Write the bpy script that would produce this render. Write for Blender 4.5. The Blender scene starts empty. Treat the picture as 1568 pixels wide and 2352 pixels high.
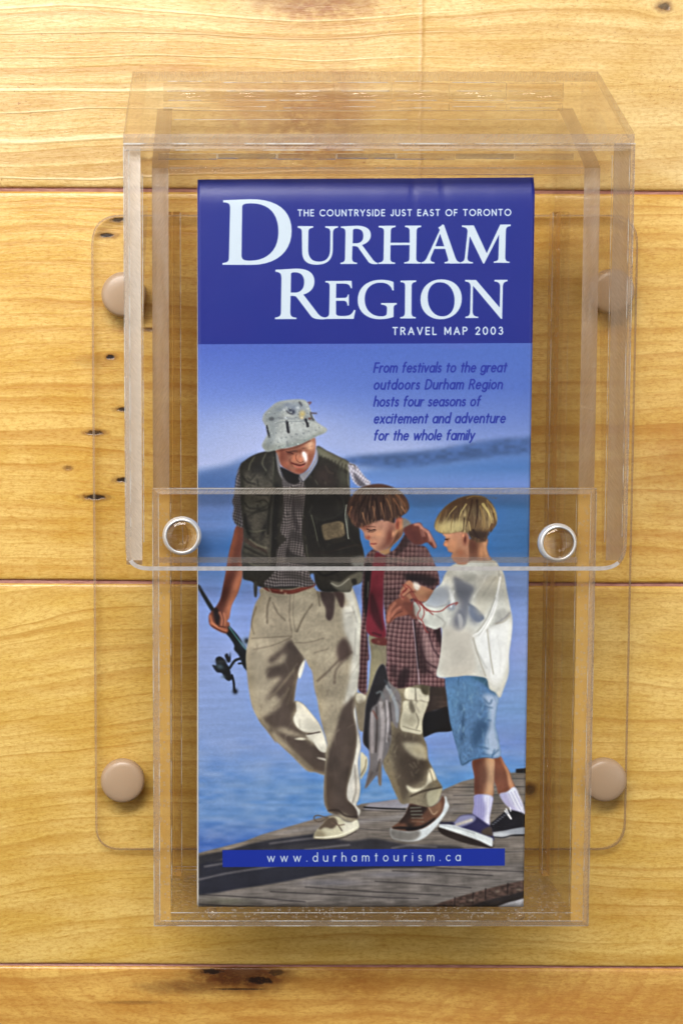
import bpy, bmesh, math, random
import numpy as np
from mathutils import Vector, Matrix
sc = bpy.context.scene
mm = 0.001
# ---------------------------------------------------------------- camera
F_, CX, CY, DIST = 3000., 520., 1145., 437.          # focal length and principal point in units of 1/1568 of the picture width
cd = bpy.data.cameras.new('camera'); cam = bpy.data.objects.new('camera', cd); sc.collection.objects.link(cam); sc.camera = cam
cd.sensor_fit = 'VERTICAL'; cd.sensor_height = 36.; cd.lens = 36.*F_/2354.2
cd.shift_x = (784.-CX)/2354.2; cd.shift_y = -(1176.-CY)/2354.2
cam.location = (0, 0, DIST*mm); cam.rotation_euler = (-math.atan((CY-940.)/F_), 0, 0)
cd.clip_start = .02; cd.clip_end = 50
sc.render.resolution_x, sc.render.resolution_y = 682, 1024
# ---------------------------------------------------------------- room light and the lamp at upper left
w = bpy.data.worlds.new('World'); sc.world = w; w.use_nodes = True
w.node_tree.nodes['Background'].inputs[0].default_value = (.95, .97, 1, 1); w.node_tree.nodes['Background'].inputs[1].default_value = .05
def lamp(name, loc, size, power, col, tgt=(0.03, -.02, 0)):
    l = bpy.data.lights.new(name, 'AREA'); l.shape = 'RECTANGLE'; l.size, l.size_y = size; l.energy = power; l.color = col
    o = bpy.data.objects.new(name, l); sc.collection.objects.link(o); o.location = loc
    o.rotation_euler = (Vector(tgt)-Vector(loc)).to_track_quat('-Z', 'Y').to_euler(); return o
lamp('key_lamp', (-.14, .60, .76), (.8, .26), 17.5, (1, .985, .96))
lamp('bounce_lamp', (.85, .05, .9), (.9, .9), 4.6, (1, .98, .95))
lamp('fill_lamp', (-.92, .2, .92), (.9, .9), 6.5, (1, .99, .98))
sc.view_settings.view_transform = 'Standard'; sc.view_settings.look = 'None'; sc.view_settings.exposure = -.3; sc.view_settings.gamma = 1
sc.cycles.max_bounces = 14; sc.cycles.transparent_max_bounces = 80; sc.cycles.transmission_bounces = 12; sc.cycles.glossy_bounces = 6; sc.cycles.diffuse_bounces = 4
sc.cycles.use_denoising = True; sc.cycles.caustics_reflective = False; sc.cycles.caustics_refractive = True; sc.cycles.sample_clamp_indirect = 6
# ---------------------------------------------------------------- node helper
def lin(c):
    return tuple((v/255/12.92 if v/255 <= .04045 else ((v/255+.055)/1.055)**2.4) for v in c)
class NT:
    def __init__(s, name):
        s.mat = bpy.data.materials.new(name); s.mat.use_nodes = True; s.t = s.mat.node_tree; s.t.nodes.clear()
        s.out = s.t.nodes.new('ShaderNodeOutputMaterial')
    def n(s, typ, **k):
        nd = s.t.nodes.new('ShaderNode'+typ)
        for a, b in k.items(): setattr(nd, a, b)
        return nd
    def put(s, sock, v):
        if isinstance(v, bpy.types.NodeSocket): s.t.links.new(v, sock)
        elif v is not None:
            if hasattr(sock.default_value, '__len__') and not hasattr(v, '__len__'): sock.default_value = [v]*len(sock.default_value)
            elif hasattr(v, '__len__') and len(sock.default_value) == 4 and len(v) == 3: sock.default_value = (*v, 1)
            else: sock.default_value = v
    def m(s, op, a, b=None, c=None, clamp=False):
        nd = s.n('Math', operation=op, use_clamp=clamp)
        for i, v in enumerate((a, b, c)):
            if v is not None: s.put(nd.inputs[i], v)
        return nd.outputs[0]
    def add(s, a, b): return s.m('ADD', a, b)
    def sub(s, a, b): return s.m('SUBTRACT', a, b)
    def mul(s, a, b): return s.m('MULTIPLY', a, b)
    def xyz(s, x, y, z=0):
        nd = s.n('CombineXYZ'); s.put(nd.inputs[0], x); s.put(nd.inputs[1], y); s.put(nd.inputs[2], z); return nd.outputs[0]
    def pos(s):
        nd = s.n('SeparateXYZ'); s.t.links.new(s.n('NewGeometry').outputs['Position'], nd.inputs[0])
        return [s.mul(o, 1000.) for o in nd.outputs]
    def noise(s, v, scale=1, detail=2, rough=.5, dist=0):
        nd = s.n('TexNoise'); s.put(nd.inputs['Vector'], v); nd.inputs['Scale'].default_value = scale; nd.inputs['Detail'].default_value = detail
        nd.inputs['Roughness'].default_value = rough; nd.inputs['Distortion'].default_value = dist; return nd.outputs[0]
    def ramp(s, v, lo, hi, a=0., b=1., typ='SMOOTHSTEP'):
        nd = s.n('MapRange', interpolation_type=typ); s.put(nd.inputs[0], v)
        for i, q in enumerate((lo, hi, a, b)): nd.inputs[i+1].default_value = q
        return nd.outputs[0]
    def mix(s, f, a, b, typ='MIX'):
        nd = s.n('Mix', data_type='RGBA', blend_type=typ); s.put(nd.inputs[0], f); s.put(nd.inputs[6], a); s.put(nd.inputs[7], b); return nd.outputs[2]
    def bump(s, h, strength, dist):
        nd = s.n('Bump'); s.put(nd.inputs['Height'], h); nd.inputs['Strength'].default_value = strength; nd.inputs['Distance'].default_value = dist; return nd.outputs[0]
    def mixs(s, f, a, b):
        nd = s.n('MixShader'); s.put(nd.inputs[0], f); s.t.links.new(a, nd.inputs[1]); s.t.links.new(b, nd.inputs[2]); return nd.outputs[0]
    def sh(s, typ, color=None, rough=None, normal=None):
        nd = s.n('Bsdf'+typ)
        if color is not None: s.put(nd.inputs['Color'], color)
        if rough is not None and 'Roughness' in nd.inputs: s.put(nd.inputs['Roughness'], rough)
        if normal is not None: s.t.links.new(normal, nd.inputs['Normal'])
        return nd.outputs[0]
    def principled(s, color, rough=.5, spec=.5, normal=None, coat=0., coat_rough=.1):
        nd = s.n('BsdfPrincipled'); s.put(nd.inputs['Base Color'], color); s.put(nd.inputs['Roughness'], rough); s.put(nd.inputs['Specular IOR Level'], spec)
        nd.inputs['Coat Weight'].default_value = coat; nd.inputs['Coat Roughness'].default_value = coat_rough
        if normal is not None: s.t.links.new(normal, nd.inputs['Normal'])
        return nd.outputs[0]
    def done(s, sh, back=None):
        s.t.links.new(sh, s.out.inputs[0]); return s.mat
    def fresnel(s, ior, normal=None):
        g = s.n('NewGeometry'); i = s.add(ior, s.mul(g.outputs['Backfacing'], 1/ior-ior)); nd = s.n('Fresnel'); s.put(nd.inputs[0], i)
        if normal is not None: s.t.links.new(normal, nd.inputs['Normal'])
        return nd.outputs[0]
# ---------------------------------------------------------------- wood
# knots: (x, y, half length, half height, darkness, halo); marks: the same, without bending the grain
def wood(name, light, dark, late, period=3.2, amp=1., knots=(), marks=(), relief=.3, seed=0., speck=0., bend=0., pale=0., rays=0., ridge=None, rough=.36, stain=()):
    t = NT(name); X, Y, Z = t.pos()
    Ys = Y
    big = t.noise(t.xyz(t.mul(X, .0065), t.mul(Y, .022), seed), 1, 2, .5)
    Ys = t.add(Ys, t.mul(t.sub(big, .5), 16.*amp))
    mid = t.noise(t.xyz(t.mul(X, .03), t.mul(Y, .12), seed+3), 1, 2, .5)
    Ys = t.add(Ys, t.mul(t.sub(mid, .5), 2.2*amp))
    if bend: Ys = t.add(Ys, t.mul(t.m('POWER', t.m('MAXIMUM', t.sub(20., X), 0.), 2.), bend))
    dk = None; halo = None
    for (kx, ky, rx, ry, d, hl) in list(knots)+[(a, b, c, e, f, -g) for a, b, c, e, f, g in marks]:
        rx *= 1.05; ry *= 1.0; dx = t.sub(X, kx); dy = t.sub(Y, ky)
        wob = t.noise(t.xyz(t.mul(X, .9/max(ry, .8)), t.mul(Y, .9/max(ry, .8)), seed+kx), 1, 2, .6)
        q = t.m('SQRT', t.add(t.m('POWER', t.mul(dx, 1/rx), 2.), t.m('POWER', t.mul(dy, 1/ry), 2.)))
        q = t.add(q, t.mul(t.sub(wob, .5), .8))
        if hl > 0:
            gq = t.add(t.m('POWER', t.mul(dx, 1/(rx*2.6)), 2.), t.m('POWER', t.mul(dy, 1/(ry*3.2)), 2.))
            g = t.m('EXPONENT', t.mul(gq, -1.))
            sg = t.m('TANH', t.mul(dy, 1.2/ry))
            Ys = t.sub(Ys, t.mul(t.mul(g, sg), ry*1.3*min(1., hl)))
        core = t.mul(t.ramp(q, .42, .8, 1, 0), d)
        ha = t.mul(t.ramp(q, .65, 1.5, 1, 0), min(1., abs(hl))*.8)
        dk = core if dk is None else t.m('MAXIMUM', dk, core); halo = ha if halo is None else t.m('MAXIMUM', halo, ha)
    # annual rings: slow rise and quick fall across each ring, uneven widths
    u = t.add(t.mul(Ys, 1/period), t.mul(t.noise(t.xyz(0, t.mul(Ys, .12), seed+8), 1, 2, .6), 3.4))
    fr = t.m('FRACT', u)
    ring = t.mul(t.m('POWER', fr, 1.7), t.ramp(fr, .78, 1., 1, 0))
    vary = t.ramp(t.noise(t.xyz(t.mul(X, .012), t.mul(t.m('FLOOR', u), 3.7), seed+5), 1, 1), .3, .7, .25, 1.)
    ring = t.mul(ring, vary)
    fib = t.noise(t.xyz(t.mul(X, .16), t.mul(Ys, 1.25), seed+1), 1, 4, .62)
    fib2 = t.noise(t.xyz(t.mul(X, .6), t.mul(Ys, 2.6), seed+2), 1, 3, .65)
    blot = t.noise(t.xyz(t.mul(X, .035), t.mul(Y, .09), seed+4), 1, 3, .55)
    mott = t.noise(t.xyz(t.mul(X, .55), t.mul(Y, .95), seed+6), 1, 3, .65)
    col = t.mix(t.ramp(blot, .32, .68), light, dark)
    col = t.mix(t.mul(t.ramp(mott, .42, .72), .5), col, late)
    col = t.mix(t.mul(t.ramp(fib, .48, .74), .55), col, late)
    col = t.mix(t.mul(t.ramp(fib2, .4, .7), .18), col, tuple(min(1, v*1.5) for v in light))
    col = t.mix(t.m('MULTIPLY', ring, .95, clamp=True), col, late)
    if rays:
        rr = t.m('SQRT', t.add(t.m('POWER', t.sub(X, rays[0]), 2.), t.m('POWER', t.mul(t.sub(Y, rays[1]), 2.2), 2.)))
        rr = t.add(rr, t.mul(t.noise(t.xyz(t.mul(X, .03), t.mul(Y, .05), 2), 1, 2), 22.))
        rf = t.m('FRACT', t.mul(rr, 1/rays[2]))
        col = t.mix(t.mul(t.mul(t.m('POWER', rf, 3.), t.ramp(rf, .88, 1., 1, 0)), .3), col, late)
    if speck:
        sp = t.noise(t.xyz(t.mul(X, .8), t.mul(Y, 1.3), seed+9), 1, 2, .7); ar = t.ramp(t.noise(t.xyz(t.mul(X, .05), t.mul(Y, .08), seed+10), 1, 2), .40, .62)
        col = t.mix(t.mul(t.mul(t.ramp(sp, .58, .74), ar), speck), col, lin((140, 82, 30)))
    for (sx, sy, ra, rb, amt, c_) in stain:
        q = t.add(t.m('POWER', t.mul(t.sub(X, sx), 1/ra), 2.), t.m('POWER', t.mul(t.sub(Y, sy), 1/rb), 2.))
        q = t.mul(t.m('EXPONENT', t.mul(q, -1.)), amt); q = t.mul(q, t.ramp(t.noise(t.xyz(t.mul(X, .25), t.mul(Y, .35), sx), 1, 3, .65), .3, .62, .15, 1.))
        col = t.mix(q, col, lin(c_))
    if halo is not None:
        col = t.mix(t.mul(halo, t.ramp(fib2, .2, .7, .55, 1.)), col, lin((112, 62, 26)))
        col = t.mix(dk, col, lin((34, 20, 14)))
    h = t.add(t.mul(fib, .5), t.mul(ring, -.2)); h = t.add(h, t.mul(fib2, .12))
    d2 = t.mul(t.ramp(t.noise(t.xyz(t.mul(X, .8), t.mul(Y, 1.5), seed+20), 1, 3, .75), .55, .72), .32)
    col = t.mix(d2, col, lin((168, 100, 34)))
    if pale:
        fp = t.m('FRACT', t.add(t.mul(Ys, 1/8.6), t.mul(t.noise(t.xyz(0, t.mul(Ys, .08), 4), 1, 1), 1.4)))
        ln = t.mul(t.mul(t.ramp(fp, .0, .06), t.ramp(fp, .05, .12, 1, 0)), t.ramp(X, 0, 90, 1.3, .15)); h = t.add(h, t.mul(ln, .5)); col = t.mix(t.mul(ln, pale), col, lin((236, 214, 168)))  # highlights on the raised grain painted as pale lines, weaker to the right
    if ridge is not None:
        rg = t.m('EXPONENT', t.mul(t.m('POWER', t.mul(t.sub(X, t.add(ridge, t.mul(t.noise(t.xyz(0, t.mul(Y, .2), 1)), 1.))), 1.5), 2.), -1.)); h = t.add(h, t.mul(rg, 1.)); col = t.mix(t.mul(rg, .25), col, lin((150, 96, 40)))
    if dk is not None: h = t.sub(h, t.mul(dk, .9))
    r = t.add(rough, t.mul(t.sub(fib, .5), .12))
    return t.done(t.principled(col, r, .5, t.bump(h, relief, .0005), coat=.25, coat_rough=.22))
HL, HD, HT = lin((233, 190, 112)), lin((214, 160, 78)), lin((178, 112, 34))
# ---------------------------------------------------------------- printed cover, drawn in numpy
import numpy as np, math
AW, AH = 816, 1808                      # 8 px per mm of paper
def homog(src, dst):
    A = []
    for (x, y), (u, v) in zip(src, dst):
        A.append([x, y, 1, 0, 0, 0, -u*x, -u*y, -u]); A.append([0, 0, 0, x, y, 1, -v*x, -v*y, -v])
    return np.linalg.svd(np.array(A, float))[2][-1].reshape(3, 3)
HM = homog([(453, 408), (1231, 405), (1201, 2088), (456, 2084)], [(0, 0), (AW, 0), (AW, AH), (0, AH)])
# tracing frames: (x0, y0, scale) of enlarged views of the cover
FR = {'u': (0, 0, 1/1.7379), '1': (740, 680, 1.0889), '2': (740, 1380, 1.0889), '3': (900, 1560, 2.6133), '4': (1350, 1880, 1.96),
      '5': (780, 2240, 2.24), '6': (1350, 2600, 1.96), '7': (780, 2900, 2.1778), '8': (1400, 3060, 2.1189), 'A': (860, 1550, 1.2544)}
def tx(p, fr):
    x0, y0, s = FR[fr]; p = np.asarray(p, float).reshape(-1, 2)
    if fr == 'u': q = p.copy()
    else: q = (np.array([x0, y0]) + p/s)/1.7379
    q = np.c_[q, np.ones(len(q))] @ HM.T
    return q[:, :2]/q[:, 2:]
rs = np.random.RandomState(7)
cv = np.zeros((AH, AW, 3), np.float32)
def pts(s, fr):
    out = []
    for t in s.replace('@', ' @').split():
        if t[0] == '@': fr = t[1]
        else:
            x, y = t.split(','); out.append(tx([(float(x), float(y))], fr)[0])
    return np.array(out)
def smooth(p, n=6):
    m = len(p); o = []
    t = (np.arange(n)/n)[:, None]
    for i in range(m):
        a, b, c, d = p[i-1], p[i], p[(i+1) % m], p[(i+2) % m]
        o.append(.5*(2*b + (c-a)*t + (2*a-5*b+4*c-d)*t**2 + (3*b-a-3*c+d)*t**3))
    return np.concatenate(o)
def fill(loops, pad=6):
    allp = np.concatenate(loops)
    x0 = max(0, int(allp[:, 0].min())-pad); x1 = min(AW, int(allp[:, 0].max())+pad+1)
    y0 = max(0, int(allp[:, 1].min())-pad); y1 = min(AH, int(allp[:, 1].max())+pad+1)
    if x1 <= x0 or y1 <= y0: return None
    w, h = x1-x0, y1-y0; S = 4
    acc = np.zeros((h*S, w+2), np.float32)
    ys = (np.arange(h*S)+.5)/S + y0
    X = []; R = []
    for p in loops:
        q = np.roll(p, -1, 0)
        for (ax_, ay), (bx, by) in zip(p, q):
            if ay == by: continue
            lo, hi = (ay, by) if ay < by else (by, ay)
            k = np.nonzero((ys >= lo) & (ys < hi))[0]
            if len(k): X.append(ax_+(ys[k]-ay)/(by-ay)*(bx-ax_)); R.append(k)
    if not X: return None
    X = np.concatenate(X); R = np.concatenate(R); o = np.lexsort((X, R)); X = np.clip(X[o]-x0, 0, w); R = R[o]
    n = len(X)//2*2; sg = np.tile([1., -1.], n//2); X = X[:n]; R = R[:n]
    i = np.floor(X).astype(int); f = X-i
    np.add.at(acc, (R, i), sg*(1-f)); np.add.at(acc, (R, i+1), sg*f)
    m = np.cumsum(acc, 1)[:, :w]
    return x0, y0, np.clip(m.reshape(h, S, w).mean(1), 0, 1)
def blur(a, r):
    if r < .4: return a
    k = max(1, int(round(r))); k2 = 2*k+1
    for axis in (0, 1):
        for _ in range(2):
            p = [(0, 0)]*a.ndim; p[axis] = (k+1, k)
            c = np.cumsum(np.pad(a, p, mode='edge'), axis, dtype=np.float64)
            s1 = [slice(None)]*a.ndim; s2 = [slice(None)]*a.ndim
            s1[axis] = slice(k2, None); s2[axis] = slice(0, -k2)
            a = ((c[tuple(s1)]-c[tuple(s2)])/k2).astype(np.float32)
    return a
def put(x0, y0, m, col, a=1.):
    h, w = m.shape; v = cv[y0:y0+h, x0:x0+w]
    v += (m*a)[..., None]*(np.asarray(col, np.float32)-v)
CLIP = [None]
def P(s, col, soft=0, a=1., fr=None, sm=True, tex=None, clip=None):
    """a traced, optionally soft-edged shape; returns a clip mask"""
    p = pts(s, fr or F[0])
    if sm: p = smooth(p)
    r = fill([p], 6+int(3*soft))
    if r is None: return None
    x0, y0, m = r
    if soft: m = blur(m, soft)
    if clip is not None: m = m*clip[y0:y0+m.shape[0], x0:x0+m.shape[1]]
    c = np.asarray(col, np.float32)
    if tex is not None: c = tex(x0, y0, m.shape[1], m.shape[0], c)
    put(x0, y0, m, c, a)
    full = np.zeros((AH, AW), np.float32); full[y0:y0+m.shape[0], x0:x0+m.shape[1]] = m
    return full
F = ['u']
def S(s, w, col, a=1., clip=None, taper=False, sm=True, soft=.6):
    """a pen stroke; w in frame 'u' units"""
    p = pts(s, F[0]); w = w*1.05
    if sm and len(p) > 2:
        e = np.concatenate([[2*p[0]-p[1]], p, [2*p[-1]-p[-2]]]); o = []
        for i in range(1, len(e)-2):
            A, B, C_, D_ = e[i-1:i+3]
            for t in np.arange(5)/5.: o.append(.5*(2*B+(C_-A)*t+(2*A-5*B+4*C_-D_)*t*t+(3*B-A-3*C_+D_)*t**3))
        o.append(p[-1]); p = np.array(o)
    x0 = max(0, int(p[:, 0].min()-w-3)); x1 = min(AW, int(p[:, 0].max()+w+4))
    y0 = max(0, int(p[:, 1].min()-w-3)); y1 = min(AH, int(p[:, 1].max()+w+4))
    if x1 <= x0 or y1 <= y0: return
    m = np.zeros((y1-y0, x1-x0), np.float32)
    n = len(p)-1
    for i in range(n):
        A, B = p[i], p[i+1]; ww = w*(1-.85*(i+.5)/n) if taper else w
        a0 = max(x0, int(min(A[0], B[0])-ww-2)); a1 = min(x1, int(max(A[0], B[0])+ww+3))
        b0 = max(y0, int(min(A[1], B[1])-ww-2)); b1 = min(y1, int(max(A[1], B[1])+ww+3))
        if a1 <= a0 or b1 <= b0: continue
        Y, X = np.mgrid[b0:b1, a0:a1]; X = X+.5; Y = Y+.5
        d = B-A; t = np.clip(((X-A[0])*d[0]+(Y-A[1])*d[1])/max(1e-6, d@d), 0, 1)
        ds = np.hypot(X-A[0]-t*d[0], Y-A[1]-t*d[1])
        sl = m[b0-y0:b1-y0, a0-x0:a1-x0]
        np.maximum(sl, np.clip((ww/2-ds)/(2*soft)+.5, 0, 1), out=sl)
    if clip is not None: m = m*clip[y0:y1, x0:x1]
    put(x0, y0, m, col, a)
def B(s, rx, ry, col, a=1., rot=0, clip=None):
    """soft gaussian dabs at each point; radii in 'u' units"""
    if F[0] in '34': rx, ry = rx*.62, ry*.62
    for c in pts(s, F[0]):
        R = max(rx, ry)*1.05*2.2
        x0 = max(0, int(c[0]-R)); x1 = min(AW, int(c[0]+R)+1); y0 = max(0, int(c[1]-R)); y1 = min(AH, int(c[1]+R)+1)
        if x1 <= x0 or y1 <= y0: continue
        Y, X = np.mgrid[y0:y1, x0:x1]; X = X-c[0]; Y = Y-c[1]; r = math.radians(rot)
        u = (X*math.cos(r)+Y*math.sin(r))/(rx*1.05); v = (-X*math.sin(r)+Y*math.cos(r))/(ry*1.05)
        m = np.exp(-(u*u+v*v)*.9).astype(np.float32)
        if clip is not None: m = m*clip[y0:y1, x0:x1]
        put(x0, y0, m, col, a)
def noise(h, w, sx, sy):
    gh, gw = int(h/sy)+3, int(w/sx)+3; g = rs.rand(gh, gw).astype(np.float32)
    y = np.arange(h)/sy; x = np.arange(w)/sx; yi = y.astype(int); xi = x.astype(int)
    fy = (y-yi)[:, None]; fx = (x-xi)[None]; fy = fy*fy*(3-2*fy); fx = fx*fx*(3-2*fx)
    a = g[yi][:, xi]; b = g[yi][:, xi+1]; c = g[yi+1][:, xi]; d = g[yi+1][:, xi+1]
    return (a*(1-fx)+b*fx)*(1-fy)+(c*(1-fx)+d*fx)*fy
def tnoise(amp, sx=3, sy=3):
    def f(x0, y0, w, h, c): return c*(1+amp*(noise(h, w, sx, sy)-.5)[..., None]*2)
    return f
def check(per, ang, c2, k=.55):
    def f(x0, y0, w, h, c):
        Y, X = np.mgrid[y0:y0+h, x0:x0+w]; r = math.radians(ang)
        wv = 10*noise(h, w, 40, 40)+5*noise(h, w, 16, 30)
        u = (X*math.cos(r)+Y*math.sin(r)+wv)/per; v = (-X*math.sin(r)+Y*math.cos(r)+wv)/per
        m = np.clip((np.cos(u*2*np.pi)+np.cos(v*2*np.pi))*.7+.1, -1, 1)*.5+.5
        m = (m*k)[..., None]; return c*(1-m)+np.asarray(c2, np.float32)*m
    return f
def plaid(per, ang, lines, dark, a=.6, warp=10):
    def f(x0, y0, w, h, c):
        Y, X = np.mgrid[y0:y0+h, x0:x0+w]; r = math.radians(ang)
        wv = warp*noise(h, w, 70, 70)
        u = (X*math.cos(r)+Y*math.sin(r)+wv)/per; v = (-X*math.sin(r)+Y*math.cos(r)+wv)/(per*1.15)
        o = np.broadcast_to(c, (h, w, 3)).copy()
        for q, k in ((u, a), (v, a*.75)):
            fr_ = q-np.floor(q)
            m = (np.exp(-((fr_-.3)/.11)**2)+.55*np.exp(-((fr_-.62)/.08)**2))*k
            o += m[..., None]*(np.asarray(lines, np.float32)-o)
            m = np.exp(-((fr_-.9)/.12)**2)*k*.8
            o += m[..., None]*(np.asarray(dark, np.float32)-o)
        return o*(1+.16*(noise(h, w, 2.2, 2.2)-.5)[..., None])
    return f
# ---- photograph printed on the cover: sky, hills, lake
def grad(stops, y):
    ys = [s[0] for s in stops]
    return np.stack([np.interp(y, ys, [s[1][k] for s in stops]) for k in range(3)], -1)
yy = (np.arange(AH)/AH*1680+407)        # rows in 'u'
L = grad([(790, (80, 102, 190)), (900, (108, 130, 205)), (1000, (142, 158, 214)), (1050, (160, 172, 218)), (1085, (100, 130, 190)), (1120, (68, 104, 170)), (1150, (92, 124, 192)),
          (1190, (112, 140, 208)), (1240, (68, 110, 180)), (1300, (96, 130, 196)), (1350, (124, 146, 210)), (1480, (138, 156, 212)), (1700, (134, 156, 210)), (1790, (112, 144, 202)), (1870, (112, 146, 204)), (1940, (86, 114, 184)), (2090, (90, 110, 160))], yy)
R_ = grad([(790, (78, 106, 188)), (880, (82, 108, 188)), (960, (106, 128, 196)), (1010, (120, 140, 200)), (1060, (80, 118, 182)), (1100, (110, 136, 204)), (1150, (70, 118, 184)),
           (1250, (66, 116, 182)), (1310, (122, 148, 208)), (1480, (140, 156, 212)), (1620, (120, 152, 206)), (1700, (120, 144, 206)), (1800, (104, 150, 202)), (2090, (90, 110, 160))], yy)
gx = np.linspace(0, 1, AW)[None, :, None]
cv[:] = L[:, None]*(1-gx)+R_[:, None]*gx
B('u' and '640,1000', 190, 60, (168, 178, 220), .75); B('900,1040', 120, 45, (165, 176, 220), .7); B('560,1045', 90, 30, (168, 178, 220), .6)
st = noise(AH, AW, 120, 7)*.6+noise(AH, AW, 50, 3)*.4
wm = np.clip((yy-1120)/60, 0, 1)[:, None]
cv *= 1+(.08*(st-.5)*wm)[..., None]
st2 = noise(AH, AW, 40, 14)-.5
cv += (st2*22*np.clip((yy-1640)/120, 0, 1)[:, None])[..., None]*np.array([1., .6, .1], np.float32)
st2 = noise(AH, AW, 26, 9)-.5
cv += (st2*26*np.clip((yy-1700)/120, 0, 1)[:, None])[..., None]*np.array([1., .75, .5], np.float32)
P('1260,985 1215,1008 1150,1012 1080,1022 1000,1036 900,1043 810,1052 780,1060 800,1068 900,1080 1000,1072 1100,1058 1200,1048 1260,1040', (64, 90, 146), 6, .85, tex=tnoise(.12, 14, 8))
P('1260,1040 1150,1052 1000,1070 860,1080 850,1100 1000,1095 1260,1075', (74, 112, 180), 8, .5)
P('430,1095 470,1082 520,1070 560,1055 600,1050 600,1120 540,1130 430,1130', (66, 94, 152), 8, .7)
P('430,1130 600,1128 600,1180 430,1175', (118, 140, 206), 10, .5)
# ---- dock
rs.seed(3)
dk = P('430,1968 500,1950 560,1935 600,1920 650,1905 720,1885 780,1870 830,1850 870,1846 940,1836 1000,1826 1060,1800 1130,1784 1230,1776 1240,2120 430,2120', (124, 116, 110), .6, sm=False, tex=tnoise(.14, 40, 2))
F[0] = 'u'
P('835,1862 870,1838 950,1828 1000,1830 1000,1850 900,1862', (150, 152, 170), 1.5, .8, clip=dk)
for a_, b_ in ((1794, 0), (1812, 4), (1830, 6), (1850, 8), (1870, 11), (1893, 14), (1924, 17), (1960, 19)):
    S(f'1040,{a_+b_*.3:.0f} 1130,{a_+b_*.15:.0f} 1240,{a_}', 1.6, (62, 60, 66), .8, clip=dk)
for a_, b_ in ((1862, 1870), (1884, 1892), (1904, 1915)):
    S(f'790,{a_} 900,{b_-2} 1010,{b_}', 1.5, (66, 62, 68), .7, clip=dk)
S('835,1858 880,1861 930,1863', 3.2, (30, 30, 36), .95)
for k in range(5): B(f'{560+k*110},{1925-k*14}', 70, 6, (140, 138, 142), .5, -8, clip=dk)
P('430,1975 520,1955 600,1935 690,1922 740,1918 740,1935 650,1945 560,1960 480,1985 430,2002', (48, 50, 62), 2, .9, clip=dk)
P('540,1952 640,1935 740,1925 800,1935 860,1930 940,1945 1010,1945 1060,1952 1060,1975 880,1975 640,1960 560,1962', (50, 50, 60), 3, .9, clip=dk)
P('430,2000 520,1975 700,1960 1000,1965 1000,1995 850,2000 740,2012 640,2030 540,2045 430,2062', (44, 46, 60), 2.5, .95, clip=dk)
for s in ('470,1992 520,1984 580,1976', '456,2022 520,2008 600,1996 640,1990', '700,1955 760,1948 800,1944', '620,1940 700,1930 760,1926', '900,1952 940,1946 1000,1950'):
    S(s, 5, (128, 124, 130), .55, clip=dk, soft=2.4)
P('430,2066 540,2048 640,2034 740,2016 850,2002 1000,1998 1240,1995 1240,2120 430,2120', (118, 112, 110), 2.5, .9, clip=dk, tex=tnoise(.15, 30, 3))
B('520,2072', 50, 10, (96, 98, 78), .5); B('900,2012 760,2030', 70, 8, (118, 118, 132), .6)
for s in ('456,2078 560,2084 700,2086', '620,2050 760,2058 900,2066 960,2068', '860,2028 960,2034 1080,2044', '900,2004 1000,2008 1130,2016', '700,2040 860,2052 1010,2060', '456,2056 560,2062 700,2074', '1000,1998 1120,2004 1210,2008'):
    S(s, 2, (48, 44, 50), .75, clip=dk)
P('984,2090 1010,2078 1060,2062 1090,2054 1150,2038 1210,2026 1240,2022 1240,2070 1140,2078 1090,2095', (84, 64, 58), 1, .95, sm=False, tex=tnoise(.3, 8, 4))
P('1040,2110 1100,2078 1240,2046 1240,2064 1130,2090 1080,2110', (50, 44, 46), 1.5, .95)
P('1105,2112 1150,2084 1190,2072 1240,2060 1240,2112', (178, 180, 190), 1.2, 1)
for x, y in ((1043, 2066), (1114, 2046), (1165, 2034), (1085, 2056)): S(f'{x},{y} {x-1},{y+24}', 3, (42, 32, 32), .8)
for x, y in ((1080, 2072), (1060, 2084), (1190, 2048), (1140, 2052)): B(f'{x},{y}', 6, 3, (160, 145, 130), .6)
P('1184,1772 1230,1768 1230,1782 1184,1781', (38, 38, 44), .6, 1, sm=False)
# ---- dark boat hull behind the boys
F[0] = '6'
P('640,300 730,280 850,290 870,460 760,480 660,510', (66, 54, 50), 1.5, tex=tnoise(.12, 20, 6))
P('655,520 760,478 870,458 900,625 760,650 640,685', (32, 30, 34), 1.2)
# ---- the man
F[0] = '5'
P('40,225 60,262 160,420 225,505 300,590 290,645 240,580 130,440 20,240', (34, 38, 46), .5)
P('265,640 300,588 452,790 462,985 420,930 385,850 345,800 345,760 310,700', (28, 34, 42), .5)
S('300,600 380,710 450,800', 3, (96, 150, 160), .8); S('60,262 160,420', 1.2, (90, 96, 110), .6)
B('440,735', 9, 11, (120, 140, 165), .95); B('455,720', 5, 6, (30, 34, 40), .9)
S('405,880 350,900 305,965', 6, (38, 44, 54)); S('385,925 420,925 440,960', 4, (30, 34, 40))
P('180,880 220,862 260,890 280,930 300,960 320,1040 325,1060 300,1080 265,1060 235,1010 190,1000 155,950 155,935 185,940', (28, 32, 42), .5)
B('215,950', 9, 6, (90, 110, 125), .7, 20); B('250,1040', 6, 4, (80, 96, 110), .6); B('225,905', 14, 4, (70, 76, 84), .6)
P('262,850 285,835 300,870 310,820 312,900 290,915 270,880', (26, 30, 40), .4)
S('325,1030 340,1090 345,1160', 5, (26, 30, 38)); B('352,1172', 5.5, 6, (24, 28, 36), 1)
arm = P('363,-302 330,-180 300,-60 280,60 250,220 225,340 185,415 135,465 118,510 130,580 190,625 270,655 295,625 285,600 302,585 300,560 280,545 300,510 322,400 380,280 420,120 415,0 410,-67 428,-200 423,-298', (124, 72, 58), .9)
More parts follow.
